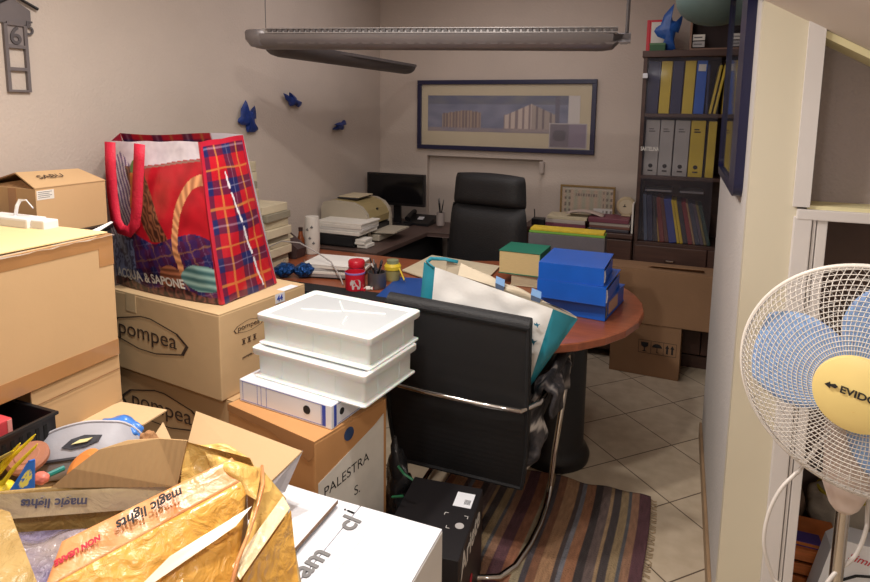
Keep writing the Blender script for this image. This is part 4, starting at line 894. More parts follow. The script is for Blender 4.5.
for z in (.006, .067): ln.box((w_, -d_+.03, z), (w_+.0006, d_-.01, z+.0012))
obj('side_lines', ln, BLUEINK, t)
# plastic crates
def crate(label, cx, cy, z, rz, lid):
    t = thing('plastic_crate', label, 'crate', (cx, cy, z), rz, 'milky plastic crates'); W, D, Hh = .209, .136, .1015
    def ring(w, d, r, zz, n=5):
        out = []
        for sx, sy, a0 in [(1, 1, 0), (-1, 1, 90), (-1, -1, 180), (1, -1, 270)]:
            for i in range(n+1): a = math.radians(a0+90*i/n); out.append(V((sx*(w-r)+r*math.cos(a), sy*(d-r)+r*math.sin(a), zz)))
        return out
    prof = [(W+.010, D+.010, .0), (W+.010, D+.010, .004), (W-.002, D-.002, .010), (W-.001, D-.001, .070), (W+.001, D+.001, .074), (W+.010, D+.010, .076), (W+.013, D+.013, .081), (W+.013, D+.013, .097), (W+.010, D+.010, .100), (W+.0, D+.0, .100), (W-.006, D-.006, .096 if lid else .02), (.01, .01, .094 if lid else .018)]
    rg = [ring(w, d, min(.012, w*.9), zz) for w, d, zz in prof]; k = len(rg[0]); mb = MB()
    mb.add([p for r in rg for p in r], [(a*k+i, a*k+(i+1) % k, (a+1)*k+(i+1) % k, (a+1)*k+i) for a in range(len(rg)-1) for i in range(k)]+[tuple(range(k-1, -1, -1)), tuple(range((len(rg)-1)*k, len(rg)*k))])
    obj('body', mb, CRATE, t, smooth=True)
    for x in (-.105, .0, .105):
        for s in (-1, 1): obj('rib', MB().box((x-.002, s*(D-.001)-.001, .010), (x+.002, s*(D-.001)+.001, .074), .001), CRATE, t)
    for y in (-.06, .06):
        for s in (-1, 1): obj('rib', MB().box((s*(W-.001)-.001, y-.002, .010), (s*(W-.001)+.001, y+.002, .080), .001), CRATE, t)
    if lid:
        l = obj('lid', MB().box((-W+.016, -D+.016, .0945), (W-.016, D-.016, .0960), .001), CRATE_T, t)
        xr = MB(); F = lambda a, b: xr.tube([V((*a, .0965)), V((*b, .0965))], .0035, 6)
        F((-.07, .095), (.0, .02)); F((.0, .02), (.14, .06)); F((.0, .01), (-.13, -.035)); F((.045, -.02), (.075, -.085)); 
        obj('lid_rib', xr, CRATE, l)
    return t
crate('lower of the two milky white plastic crates, resting on the white box file', -1.0, 1.638, .7405, -6.8, True)
crate('upper milky white plastic crate with a cross pattern on its lid', -1.001, 1.668, .842, -6.3, True)

# two cartons with the hexagon logo
def logo(t, s, o, xd, zd, m, word='pompea', hexw=6.3):
    """word in a stretched hexagon, o = centre, s = letter size"""
    xd = V(xd).normalized(); zd = V(zd).normalized(); nn = xd.cross(zd)
    text('logo_word', word, s, V(o)-zd*s*.26, xd, zd, m, t, sx=1.25, center=True, bold=-s*.004, world=False)
    hw = s*2.75; hh = s*.82; ti = s*.55
    P_ = [(-hw, 0), (-hw+ti*1.2, hh*.55), (-s*.35, hh), (s*.35, hh), (hw-ti*1.2, hh*.55), (hw, 0), (hw-ti*.6, -hh*.55), (s*.6, -hh*.95), (-s*.6, -hh*.95), (-hw+ti*.6, -hh*.55)]
    pts = [V(o)+xd*a+zd*b+nn*.0006 for a, b in P_]
    k = len(pts); cc = V(o)+nn*.0006; inn = [cc+(p-cc)*(1-.07*(1 if abs(a) > s else .9)) for p, (a, b) in zip(pts, P_)]
    obj('logo_outline', MB().add(pts+inn, [(i, (i+1) % k, k+(i+1) % k, k+i) for i in range(k)]), m, t)
w_, d_, h_ = .305, .217, .312
EX, EY = -1.694, 1.832
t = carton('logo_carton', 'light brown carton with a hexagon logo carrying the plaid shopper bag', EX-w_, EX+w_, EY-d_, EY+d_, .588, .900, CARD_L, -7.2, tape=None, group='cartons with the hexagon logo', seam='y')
logo(t, .084, (-.085, -d_-.001, .165), (1, 0, 0), (0, 0, 1), INK)
obj('clear_tape', MB().box((-.20, -d_-.0012, .24), (-.14, -d_-.0002, .312)), TAPE_C, t)
sx = w_+.001
y_ = -.085; z_ = .235
logo(t, .026, (sx-.0004, y_, z_), (0, 1, 0), (0, 0, 1), INK)
sy = MB()
for k in range(3): sy.box((sx-.0005, y_-.035+k*.026, z_-.062), (sx+.0004, y_-.018+k*.026, z_-.060)).box((sx-.0005, y_-.031+k*.026, z_-.058), (sx+.0004, y_-.022+k*.026, z_-.047)).box((sx-.0005, y_-.035+k*.026, z_-.044), (sx+.0004, y_-.018+k*.026, z_-.042))
obj('care_symbols', sy, INK, t)
text('web_line', 'pompea.com', .014, (sx-.0003, y_-.035, z_-.115), (0, 1, .06), (0, 0, 1), INK, t, world=False)
tw = obj('address_label', MB().box((sx-.0005, .05, .275), (sx+.0005, .10, .311)).box((.265, .10, .312), (.304, .18, .3128)), WHITE, t); text('label_mark', '44', .03, (sx+.0008, .058, .283), (0, 1, 0), (0, 0, 1), BLUEINK, t, world=False, bold=.001)
EX2, EY2 = -1.668, 1.845
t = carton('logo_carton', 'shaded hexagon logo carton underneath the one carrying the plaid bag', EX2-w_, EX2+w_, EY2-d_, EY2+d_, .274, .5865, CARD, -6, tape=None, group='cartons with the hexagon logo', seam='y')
logo(t, .084, (-.075, -d_-.001, .190), (1, 0, 0), (0, 0, 1), INK)
t = carton('base_carton', 'plain brown carton at the foot of the logo carton stack', EX2-w_-.01, EX2+w_-.01, EY2-d_+.01, EY2+d_, 0, .2735, CARD, -6, tape=TAPE_B, seam='y')

# big carton, upper left
t = carton('large_carton', 'large brown carton in the left foreground sealed with brown tape', -2.10, -1.434, .60, 1.195, .906, 1.25, CARD, 0, tape=None, bev=.003, seam='y')
hx, hy = .333, .2975
obj('packing_tape', MB().box((hx, -hy, .31), (hx+.0008, hy, .345)).box((hx, -hy, 0), (hx+.0008, hy, .045)).box((hx, hy-.045, .26), (hx+.0010, hy, .345)).box((-hx, hy-.04, .344), (hx, hy+.0006, .3448)), TAPE_B, t)
obj('plastic_film', MB().grid(lambda u, v: (hx-.05+.06*u, -hy+2*hy*v, .3465+.004*fnoise((u, v*6, 0), 3, 1)-.004*u), 6, 30), glassmat('clear_film', (225, 215, 200), .45, .15), t, smooth='all')
obj('lifted_flap', MB().slab([(-hx+.002, -hy+.002, .345), (hx-.02, -hy+.002, .350), (hx-.012, hy-.004, .347), (-hx+.002, hy-.004, .345)], .003), mat('cardboard_pale', (232, 204, 150), .8, var=.04), t)
# open carton under it
t = carton('open_carton', 'open brown carton under the large one, its flaps standing out', -2.08, -1.437, .58, 1.20, 0, .765, CARD, 0, flaps='open')
ox, oy = (-2.08-1.437)/2, (.58+1.20)/2
W = lambda p: V(p)-V((ox, oy, 0))
obj('standing_flap', MB().slab([W((-1.437, .945, .765)), W((-1.437, 1.198, .765)), W((-1.440, 1.198, .902)), W((-1.440, .945, .902))], -.005), CARD, t)
obj('folded_flap', MB().slab([W(at(66, 424, z=.762)), W(at(143, 426, z=.757)), W(at(167, 411, z=.755)), W(at(121, 403, z=.762))], .004), CARD_L, t)
obj('flap_crease', MB().box(W((-1.4358, .95, .862)), W((-1.4350, 1.196, .865))), CARD_E, t)
# dark cabinet behind, with the small carton
t = thing('dark_cabinet', 'dark cabinet against the left wall under the small open carton', 'cabinet', (-2.04, 1.43, 0))
obj('body', MB().box((-2.20, 1.285, .02), (-1.885, 1.57, 1.163), .004), BLACK_CL, t, world=True)
obj('top_board', MB().box((-2.205, 1.28, 1.163), (-1.88, 1.575, 1.178), .003), BLACK_PL, t, world=True)
t = thing('small_carton', 'small brown carton with a raised roof-like flap and a white label', 'box', (-2.02, 1.43, 1.179), 0)
hx_, hy0, hy1 = -1.90, 1.312, 1.568
hz, hzt = 1.179, at(60, 186.5, x=-1.90).z; hb = -2.16
b_ = MB().box((hb, hy0, hz), (hx_, hy0+.004, hzt)).box((hb, hy1-.004, hz), (hx_, hy1, hzt)).box((hx_-.004, hy0+.004, hz), (hx_, hy1-.004, hzt)).box((hb, hy0+.004, hz), (hb+.004, hy1-.004, hzt)).box((hb+.004, hy0+.004, hz), (hx_-.004, hy1-.004, hz+.004))
obj('body', b_, CARD, t, world=True)
rg = V((hx_-.105, 0, hzt+.045))
obj('front_flap', MB().slab([(hx_+.001, hy0-.002, hzt), (hx_+.001, hy1+.001, hzt), (rg.x, hy1-.02, rg.z-.006), (rg.x, hy0+.01, rg.z)], .004), CARD, t, world=True)
obj('back_flap', MB().slab([(hb, hy0-.002, hzt), (hb, hy1+.001, hzt), (rg.x-.004, hy1-.02, rg.z-.008), (rg.x-.004, hy0+.01, rg.z-.002)], -.004), CARD_D, t, world=True)
obj('end_flap', MB().slab([(hx_-.01, hy0+.002, hzt-.002), (hb+.01, hy0+.002, hzt-.002), (rg.x, hy0+.03, hzt+.022)], .003), CARD_E, t, world=True)
obj('tape_strip', MB().box((hx_-.13, hy0-.001, hz+.04), (hx_-.09, hy0, hzt-.001)), TAPE_B, t, world=True)
obj('label', MB().box((hx_, hy0+.004, hzt-.036), (hx_+.0008, hy0+.062, hzt-.006)), PAPER, t, world=True)
for k in range(4): obj('label_text', MB().box((hx_+.0008, hy0+.008, hzt-.012-.006*k), (hx_+.0013, hy0+.055-.008*(k % 2), hzt-.010-.006*k)), GREYINK, t, world=True)
upd = (rg-V((hx_, 0, hzt))).normalized(); nnf = V((upd.z, 0, -upd.x))
text('handwriting', 'SABU', .034, V((hx_, hy0+.05, hzt))+upd*.052+nnf*.0065, (0, 1, 0), upd, INK, t, sx=1.1)
# white paper bag between
t = thing('paper_bag', 'white paper bag with a stiff handle on the back of the large carton', 'bag', (-1.6, 1.15, 1.25))
obj('body', MB().box((at(-10, 230, y=1.15).x, 1.13, 1.252), (at(34, 225, y=1.15).x, 1.19, at(20, 217, y=1.15).z), .006).box((at(34, 225, y=1.15).x, 1.14, 1.252), (at(47, 225, y=1.15).x, 1.185, at(40, 220, y=1.15).z), .004), WHITE_S, t, world=True)
hp = [at(15, 218, y=1.16), at(17, 206, y=1.16), at(20, 200, y=1.165), at(26, 200, y=1.17), at(33, 208, y=1.175)]
obj('handle', MB().tube(hp, .005, 6, flat=.4), WHITE, t, world=True)
tag(obj('white_strip', MB().slab([at(92, 231, z=1.252), at(99, 231.5, z=1.252), at(113, 222.5, y=1.27), at(111, 222, y=1.27)], .002), WHITE_S), 'thin white strip sticking out behind the large carton', 'strip')

# ============================================================ plaid shopper bag with a printed front
t = thing('plaid_shopper', 'large red plaid shopper bag with a printed front on the logo carton', 'bag', (-1.70, 1.79, .902))
fy_ = 1.66
B0 = V((-2.03, 1.70, .905)); B1 = at(222, 305, z=.904); B2 = at(277, 283, z=.904); B3 = V((-1.98, 1.97, .905))
T0 = at(111, 141, y=1.68); T1 = at(200, 142, y=1.66); T2 = at(243, 135, y=1.90); T3 = at(120, 133, y=1.90)
def lerp(a, b, k): return a+(b-a)*k
def frontp(u, v):
    p = B0*(1-u)*(1-v)+B1*u*(1-v)+T1*u*v+T0*(1-u)*v; e = min(1, 6*min(u, 1-u, v+.05, 1-v+.1))
    p = p+V((-.02*(1-u)*math.sin(v*PI), -.035*math.sin(u*PI)*math.sin(v*PI)-.02*(1-v)**2*math.sin(u*PI), 0)); return p+wrinkle(p, .007*e, 11)
def sidep(u, v):
    p = B1*(1-u)*(1-v)+B2*u*(1-v)+T2*u*v+T1*(1-u)*v+V((.02*math.sin(u*PI)*math.sin(v*PI), -.01*math.sin(v*PI), 0)); return p+wrinkle(p, .006*min(1, 6*min(u, 1-u)), 12)
def backp(u, v):
    p = B3*(1-u)*(1-v)+B2*u*(1-v)+T2*u*v+T3*(1-u)*v+V((0, .01*math.sin(u*PI), -.006*math.sin(u*6)*v)); return p
def leftp(u, v):
    p = B3*(1-u)*(1-v)+B0*u*(1-v)+T0*u*v+T3*(1-u)*v; return p+V((-.02*math.sin(v*PI), 0, 0))
def plaid(a, b, base=(206, 30, 46)):
    """tartan in cells: a across, b up"""
    fa, fb = a % 1, b % 1
    c = V(base)
    na = .0 < fa < .38; nb = .0 < fb < .38
    if na and nb: c = V((36, 38, 92))
    elif na or nb: c = V((104, 28, 60))
    if .62 < fa < .68 or .62 < fb < .68: c = c*.25+V((206, 140, 64))*.75
    if .17 < fa < .205 or .17 < fb < .205: c = c*.6+V((214, 206, 210))*.4
    return c
def sidec(u, v):
    if u < .05 or u > .95 or v > .97: return (190, 34, 56)
    g = .5+.18*math.sin(v*3)
    n = abs(u-(.30+.45*(1-v)))
    if v < .80 and n < .016+.012*fnoise((v*30, 0, 0), 1, 1) and (int(v*40) % 9): return (226, 222, 226)
    return tuple(plaid(u*2.0+.12, v*4.2+.2, (190, 24, 40)))
def inn(px, py, cx, cy, rx, ry, rot=0):
    dx, dy = px-cx, py-cy; c_, s_ = math.cos(rot), math.sin(rot); return ((dx*c_+dy*s_)/rx)**2+((-dx*s_+dy*c_)/ry)**2 < 1
def frontc(u, v):
    n = fnoise((u*5, v*5, 0), 2.4, 1); m = fnoise((u*16, v*16, 3), 1.6, 1)
    c = V((182, 22, 38))+V((30, 8, 10))*n                        # red ground
    if v > .80+.10*u: c = V((216, 206, 214))+V((14, 14, 12))*m   # pale upper band
    if abs(v-(.79+.10*u)) < .006 and u > .35: c = V((150, 110, 100))
    if u < .34 and .30 < v < .93-.6*abs(u-.12):                  # striped scarf
        s_ = math.sin((u*1.6+v)*95); c = V((214, 204, 214)) if s_ > .1 else V((104, 78, 130)); c = c+V((30, 20, 24))*m
    d_ = u-(.20+.62*(.86-v))                                     # long brown hair falling to the right
    if -.02 < d_ < .20-.1*(.8-v) and .36 < v < .84:
        k_ = math.sin(d_*150+m*5); c = V((112, 66, 46))+V((44, 30, 20))*k_
    if 0 < u-(.27+.12*(.8-v)) < .055 and .56 < v < .80: c = V((208, 120, 52))+V((24, 20, 10))*m   # orange carrot
    if inn(u, v, .30, .84, .035, .045): c = V((92, 128, 62))
    if inn(u, v, .40, .83, .012, .05, -.35): c = V((206, 186, 160))
    w_ = .40+.05*math.sin(u*9)-.12*max(0, u-.7)
    if v < w_ and u > .26:                                       # violet checked shirt
        c = plaid(u*6+v*2+m*.10, v*5-u*1.2+m*.06, (84, 40, 96)); c = c*.62+V((46, 38, 96))*.38+V((26, 22, 30))*n
    if u < .30 and v < .36: c = V((132, 144, 184)) if math.sin(u*70+m*6) > 0 else V((70, 74, 112))
    rr = math.hypot((u-.99)/.30, (v-.33)/.46)
    if .88 < rr < 1.03 and u < .99 and v > .12: c = V((214, 146, 100))+V((34, 28, 20))*math.sin(math.atan2(v-.33, u-.99)*34+rr*20)   # basket handle
    if inn(u, v, .62, .12, .10, .10): c = V((150, 92, 66))+V((36, 24, 18))*math.sin(v*160)
    if inn(u, v, .88, .15, .17, .085): c = V((112, 150, 148))+V((44, 42, 38))*math.sin(v*120+u*8)
    if v < .055+.02*math.sin(u*12): c = V((78, 42, 44))+V((44, 28, 20))*math.sin(u*90+m*4)
    if u > .975: c = V((186, 30, 50))
    return tuple(max(0, min(255, q)) for q in c)
PR = vcmat('printed_laminate', .32, bump=.25, bscale=14, coat=.25)
fp = obj('front_panel', MB().grid(frontp, 150, 170, frontc), PR, t, world=True, smooth='all')
obj('side_panel', MB().grid(sidep, 90, 170, sidec), PR, t, world=True, smooth='all')
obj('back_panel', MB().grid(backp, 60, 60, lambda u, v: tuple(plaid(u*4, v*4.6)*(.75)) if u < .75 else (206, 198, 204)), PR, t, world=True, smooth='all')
obj('left_panel', MB().grid(leftp, 40, 60, lambda u, v: tuple(plaid(u*2.2, v*4.6)) if v < .95 else (190, 34, 56)), PR, t, world=True, smooth='all')
obj('base_panel', MB().quad(B0, B1, B2, B3), mat('bag_base', (120, 40, 50), .6), t, world=True)
def strap(p, m_, w=.017):
    """flat ribbon hanging on the front panel"""
    mb = MB(); vs = []; P3 = [V(q) for q in p]; k = len(P3)
    for i, q in enumerate(P3):
        d = (P3[min(i+1, k-1)]-P3[max(i-1, 0)]).normalized(); s_ = d.cross(V((.25, -1, .1)).normalized()).normalized()*w; vs += [q+s_, q-s_]
    return mb.add(vs, [(2*i, 2*i+1, 2*i+3, 2*i+2) for i in range(k-1)])
off = V((0, -.022, 0))
sp = [(110, 142), (110.5, 165), (112.5, 195), (116, 220), (121, 229), (129, 232), (135, 224), (137, 205), (138, 180), (139, 160), (139.5, 144)]
sp3 = [at(a, b, y=1.615) for a, b in sp]
obj('handle', strap(sp3, None, .021), mat('red_strap', (210, 32, 62), .6, bump=.3, bscale=120), t, world=True, smooth='keep', solid=.002)
def text_bend(body, size, u0, v0, du, m_, parent):
    cu = bpy.data.curves.new('t', 'FONT'); cu.body = body; cu.size = 1; cu.offset = .03
    tmp = bpy.data.objects.new('t', cu); COL.objects.link(tmp); me = bpy.data.meshes.new_from_object(tmp.evaluated_get(bpy.context.evaluated_depsgraph_get())); bpy.data.objects.remove(tmp); bpy.data.curves.remove(cu)
    bm = bmesh.new(); bm.from_mesh(me); bmesh.ops.triangulate(bm, faces=bm.faces); bmesh.ops.subdivide_edges(bm, edges=bm.edges, cuts=1)
    W_ = wm(parent).inverted(); me2 = bpy.data.meshes.new('lettering')
    for v in bm.verts: v.co = W_@(frontp(u0+v.co.x*du, v0+v.co.y*size-.02*v.co.x*0)+V((0, -.004, 0)))
    bm.to_mesh(me2); bm.free(); me2.materials.append(m_); o = bpy.data.objects.new('lettering', me2); COL.objects.link(o); o.parent = parent
text_bend('ACQUA & SAPONE', .085, .05, .075, .080, WHITEINK, t)

# ============================================================ WHITE CARTON and BLACK BOX
t = carton('white_carton', 'white carton with big grey letters in the foreground', -.924, -.477, .935, 1.262, 0, .597, WHITE, 0, tape=None, flaps='closed', seam='y', bev=.003)
cx_, cy_ = (-.924-.477)/2, (.935+1.262)/2
W = lambda p: V(p)-V((cx_, cy_, 0))
obj('raised_flap', MB().slab([W((-.922, .937, .598)), W((-.752, .937, .612)), W((-.752, 1.235, .612)), W((-.922, 1.258, .598))], .004), WHITE, t)
obj('flap_edge', MB().box(W((-.7515, .939, .608)), W((-.7502, 1.234, .6165))), mat('torn_edge', (140, 112, 92), .9, var=.2, vscale=80), t)
obj('side_face', MB().box(W((-.4772, .939, .004)), W((-.4762, 1.258, .592))), WHITE_S, t)
text('lettering', 'am', .072, W((-.69, 1.00, .599)), (.12, 1, 0), (-1, .12, 0), GREYINK, t, world=False, bold=.0015)
text('lettering', 'cl', .072, W((-.675, 1.165, .599)), (.12, 1, 0), (-1, .12, 0), GREYINK, t, world=False, bold=.0015)
for i in range(2): text('lettering', 'i', .05, W((-.70, 1.222, .599)), (.12, 1, 0), (-1, .12, 0), GREYINK, t, world=False)
obj('crease_line', MB().box(W((-.64, .94, .5972)), W((-.6385, 1.255, .5978))).box(W((-.56, .94, .5972)), W((-.559, 1.255, .5978))), mat('crease_grey', (214, 212, 212), .7), t)
t = thing('black_box', 'black product box with large white letters behind the white carton', 'box', (-.70, 1.66, 0), 6)
bw, bd, bh = .122, .175, .30
ctr = at(416.3, 482.7, z=.30); A_ = at(479, 494, z=.30); t.location = ((ctr.x+A_.x)/2+.02, (ctr.y+A_.y)/2-bd+.006, .017)
BB = mat('black_card', (30, 27, 29), .45, var=.06)
obj('body', MB().box((-bw, -bd, 0), (bw, bd, bh), .002), BB, t)
obj('lid_flap', MB().box((-bw+.001, -bd+.001, bh), (bw-.001, bd-.001, bh+.0015), .0005), BB, t)
obj('side_flap_edge', MB().box((bw, -bd+.01, bh-.05), (bw+.001, bd-.01, bh-.001)), mat('black_card_edge', (44, 40, 42), .5), t)
lb_ = obj('barcode_label', MB().box((.045, .06, bh+.0016), (.105, .135, bh+.0024)), WHITE, t)
bc = MB(); random.seed(2)
for i in range(14): bc.box((.078+i*.0015, .075, bh+.0025), (.0787+i*.0015, .100, bh+.0028))
obj('bars', bc, BLACKINK, lb_)
obj('round_seal', MB().lathe([(.001, 0), (.014, 0), (.014, .0006), (.001, .0006)], 24, c=(.090, -.03, bh+.0018)), GREY_B, t)
cm = MB()
for x, y, sx_, sy_ in [(.03, .02, 1, -1), (.105, .02, -1, -1), (.05, -.05, 1, 1)]: cm.box((min(x, x+sx_*.012), y, bh+.0016), (max(x, x+sx_*.012), y+.0015, bh+.002)).box((x, min(y, y+sy_*.012), bh+.0016), (x+.0015, max(y, y+sy_*.012), bh+.002))
obj('corner_marks', cm, WHITEINK, t)
text('lettering', 'Ariete', .10, (bw+.0015, -bd+.03, bh-.085), (0, 1, 0), (0, 0, 1), WHITEINK, t, world=False, bold=.0015, sx=1.05)
obj('red_emblem', MB().lathe([(.001, 0), (.02, 0), (.02, .0006), (.001, .0006)], 20, M=Matrix.Translation((bw+.001, .0, bh-.20))@Matrix.Rotation(PI/2, 4, 'Y')), REDINK, t)
# dark crumpled bin bag between archive carton and chair
def bagf(u, v):
    a = 2*PI*u; r = (.045+.02*math.sin(v*2.6))*max(.02, 1-v**3); c_ = V((-.835-.01*v, 1.80-.02*v, .03+.46*v)); p = c_+V((r*math.cos(a), r*math.sin(a), 0)); return p+wrinkle(p, .026, 19)
t = thing('plastic_bag', 'crumpled dark plastic bag between the archive carton and the chair', 'bag', (-.80, 1.72, 0))
obj('body', MB().grid(bagf, 26, 26), mat('dark_film', (40, 40, 42), .25, var=.2, bump=.6, bscale=30), t, world=True, smooth='all')
obj('green_print', MB().tube([at(398, 466, y=1.66), at(404, 474, y=1.66), at(413, 480, y=1.66)], .004, 6).tube([at(392, 497, y=1.65), at(403, 496, y=1.65)], .004, 6), mat('green_film', (24, 96, 60), .4), t, world=True)

# ============================================================ OPEN CARTON WITH YELLOW TAPE (nearest)
t = thing('taped_carton', 'torn open carton covered in shiny yellow tape in the near foreground', 'box', (-.85, .62, 0))
obj('lower_body', MB().prism([(-1.22, .58), (-.98, .74), (-.80, .88), (-.70, .86), (-.64, .70), (-.74, .42), (-1.15, .34)], 0, .64), CARD, t, world=True)
YT = mat('yellow_tape', (220, 172, 92), .34, var=.16, vscale=9, coat=.25, rgb2=(236, 196, 112))
YT2 = mat('amber_tape', (218, 158, 66), .3, var=.15, vscale=12, coat=.3, rgb2=(232, 176, 84))
OT = mat('orange_tape', (216, 132, 74), .28, var=.12, vscale=14, coat=.4, rgb2=(232, 172, 116))
CT = mat('milky_tape', (226, 204, 160), .25, var=.05, coat=.4)
FILM = mat('crinkled_film', (176, 160, 150), .15, var=.25, vscale=7, coat=.8, rgb2=(112, 104, 160))
CORR = mat('corrugated_inner', (186, 150, 104), .9, var=.05, vscale=6)
nt = CORR.node_tree; Nn = nt.nodes; wv = Nn.new('ShaderNodeTexWave'); wv.inputs['Scale'].default_value = 26; wv.inputs['Distortion'].default_value = 1.2; tc_ = Nn.new('ShaderNodeTexCoord'); nt.links.new(tc_.outputs['Object'], wv.inputs['Vector'])
bp = Nn.new('ShaderNodeBump'); bp.inputs['Strength'].default_value = .25; bp.inputs['Distance'].default_value = .004; nt.links.new(wv.outputs['Fac'], bp.inputs['Height']); nt.links.new(bp.outputs[0], Nn['Principled BSDF'].inputs['Normal'])
YT0 = mat('aged_tape', (172, 140, 84), .25, var=.12, vscale=9, coat=.5, rgb2=(196, 164, 106))
def crinkle(m, sc=9, st=.9, dist=.02):
    nt = m.node_tree; N = nt.nodes; L = nt.links
    tc = N.new('ShaderNodeTexCoord'); nz = N.new('ShaderNodeTexNoise'); nz.inputs['Scale'].default_value = sc*.8; nz.inputs['Detail'].default_value = 3
    mx = N.new('ShaderNodeMix'); mx.data_type = 'VECTOR'; mx.inputs['Factor'].default_value = .35
    L.new(tc.outputs['Object'], nz.inputs['Vector']); L.new(tc.outputs['Object'], mx.inputs['A']); L.new(nz.outputs['Color'], mx.inputs['B'])
    v = N.new('ShaderNodeTexVoronoi'); v.inputs['Scale'].default_value = sc*2.2; v.feature = 'F1'; L.new(mx.outputs['Result'], v.inputs['Vector'])
    n2 = N.new('ShaderNodeTexNoise'); n2.inputs['Scale'].default_value = sc*3; n2.inputs['Distortion'].default_value = 2; n2.inputs['Detail'].default_value = 5; L.new(tc.outputs['Object'], n2.inputs['Vector'])
    ad = N.new('ShaderNodeMath'); ad.operation = 'ADD'; L.new(v.outputs['Distance'], ad.inputs[0]); L.new(n2.outputs['Fac'], ad.inputs[1])
    bp = N.new('ShaderNodeBump'); bp.inputs['Strength'].default_value = st; bp.inputs['Distance'].default_value = dist
    L.new(ad.outputs[0], bp.inputs['Height']); L.new(bp.outputs[0], N['Principled BSDF'].inputs['Normal']); return m
for m_ in (YT, YT2, YT0): crinkle(m_, 8, .6, .010)
crinkle(FILM, 9, .8, .014); crinkle(CT, 7, .5, .010); crinkle(OT, 7, .35, .008)
zR = .88
K0 = at(-60, 497, z=zR); K1 = at(180, 484, z=zR); K2 = at(246, 470, z=zR+.02)       # back rim, left to right corner
N0 = at(-30, 640, z=zR); N1 = at(58, 552, z=zR); N2 = at(228, 462, z=zR+.03); N3 = at(262, 470, z=.87)
Fz = .60
def down(p, z=Fz, dx=0, dy=0): return V((p.x+dx, p.y+dy, z))
def g(p00, p10, p11, p01, nu=20, nv=14, **k): return MB().grid(patch(p00, p10, p11, p01, **k), nu, nv)
obj('back_wall', g(down(K0), down(K2), K2, K0, bul=(0, .01, 0), wr=.006), YT0, t, world=True, smooth='all', solid=.004)
obj('rim_tape', g(K0+V((.003, -.006, -.05)), K1+V((.003, -.008, -.04)), K1+V((.002, -.006, .003)), K0+V((.002, -.006, .003)), wr=.003), CT, t, world=True, smooth='all')
obj('contents_film', g(V((-1.38, .34, .78)), V((-.86, .44, .79)), V((-.88, .78, .82)), V((-1.28, .60, .80)), 40, 40, wr=.022, ws=16, bul=(0, 0, .03)), FILM, t, world=True, smooth='all')
obj('inner_tape', g(at(-40, 620, z=.87), at(44, 600, z=.87), at(10, 512, z=.885), at(-40, 496, z=.885), 20, 20, wr=.010, ws=14), YT0, t, world=True, smooth='all')
# back flap of corrugated card
FL = [at(52, 487, z=.885), at(178, 486, z=.885), at(188, 440, z=.965), at(160, 438, z=.965), at(128, 440, z=.962), at(100, 449, z=.95), at(75, 468, z=.92)]
obj('back_flap', MB().slab(FL, .005), CORR, t, world=True)
# bulging tape around the right corner
obj('corner_tape', g(at(180, 492, z=.88), at(262, 488, z=.86), at(250, 458, z=.93), at(184, 441, z=.96), 24, 24, wr=.016, ws=14, bul=(.0, .03, .02)), YT, t, world=True, smooth='all')
obj('corner_fold', g(at(214, 476, z=.90), at(256, 500, z=.88), at(262, 468, z=.90), at(205, 452, z=.94), 20, 20, wr=.012, ws=16, bul=(0, -.01, .02)), YT, t, world=True, smooth='all')
# orange band along the near rim
b0, b1, b2, b3 = at(44, 590, z=.872), at(62, 542, z=.90), at(232, 458, z=.93), at(247, 478, z=.905)
obj('orange_band', g(b0, b3, b2, b1, 40, 10, wr=.0012, ws=9), OT, t, world=True, smooth='all', solid=.003)
# near outer faces
c0, c1 = at(256, 490, z=.895), at(90, 640, z=.80)
obj('near_wall', g(at(30, 700, z=.78), at(232, 640, z=.72), b3, b0, 30, 20, wr=.006, bul=(0, -.01, .01)), YT2, t, world=True, smooth='all', solid=.003)
obj('white_strip', g(at(120, 606, z=.835), at(236, 526, z=.865), at(252, 506, z=.873), at(170, 556, z=.860), 20, 6, wr=.002), mat('strip_white', (232, 222, 196), .3, var=.03, coat=.3), t, world=True, smooth='all')
obj('corner_ridge', MB().tube([at(262, 466, z=.91), at(263, 485, z=.905), at(258, 505, z=.895), at(250, 530, z=.875), at(238, 560, z=.85), at(228, 600, z=.82)], [.003, .004, .003, .003, .004, .004], 8), OT, t, world=True, smooth='all')
e0, e1, e2, e3 = at(262, 470, z=.89), at(285, 498, z=.83), at(304, 600, z=.70), at(228, 610, z=.80)
obj('right_wall', g(e3, e2, e1, e0, 20, 20, wr=.008, ws=12), YT, t, world=True, smooth='all', solid=.003)
obj('right_rim_tape', g(at(232, 566, z=.842), at(240, 580, z=.832), at(290, 508, z=.838), at(283, 496, z=.846), 16, 4, wr=.003), CT, t, world=True, smooth='all')
obj('lower_face', g(at(236, 640, z=.74), at(304, 640, z=.66), at(291, 510, z=.832), at(243, 578, z=.826), 14, 14, wr=.004), YT2, t, world=True, smooth='all')
def tape_text(body, A, B, up, sz, m_, parent):
    A, B, up = V(A), V(B), V(up); xd = (B-A).normalized(); nn = xd.cross(up).normalized(); yd = nn.cross(xd)
    text('tape_print', body, sz, A+nn*.0005, xd, yd, m_, parent, shear=.2, bold=.0006)
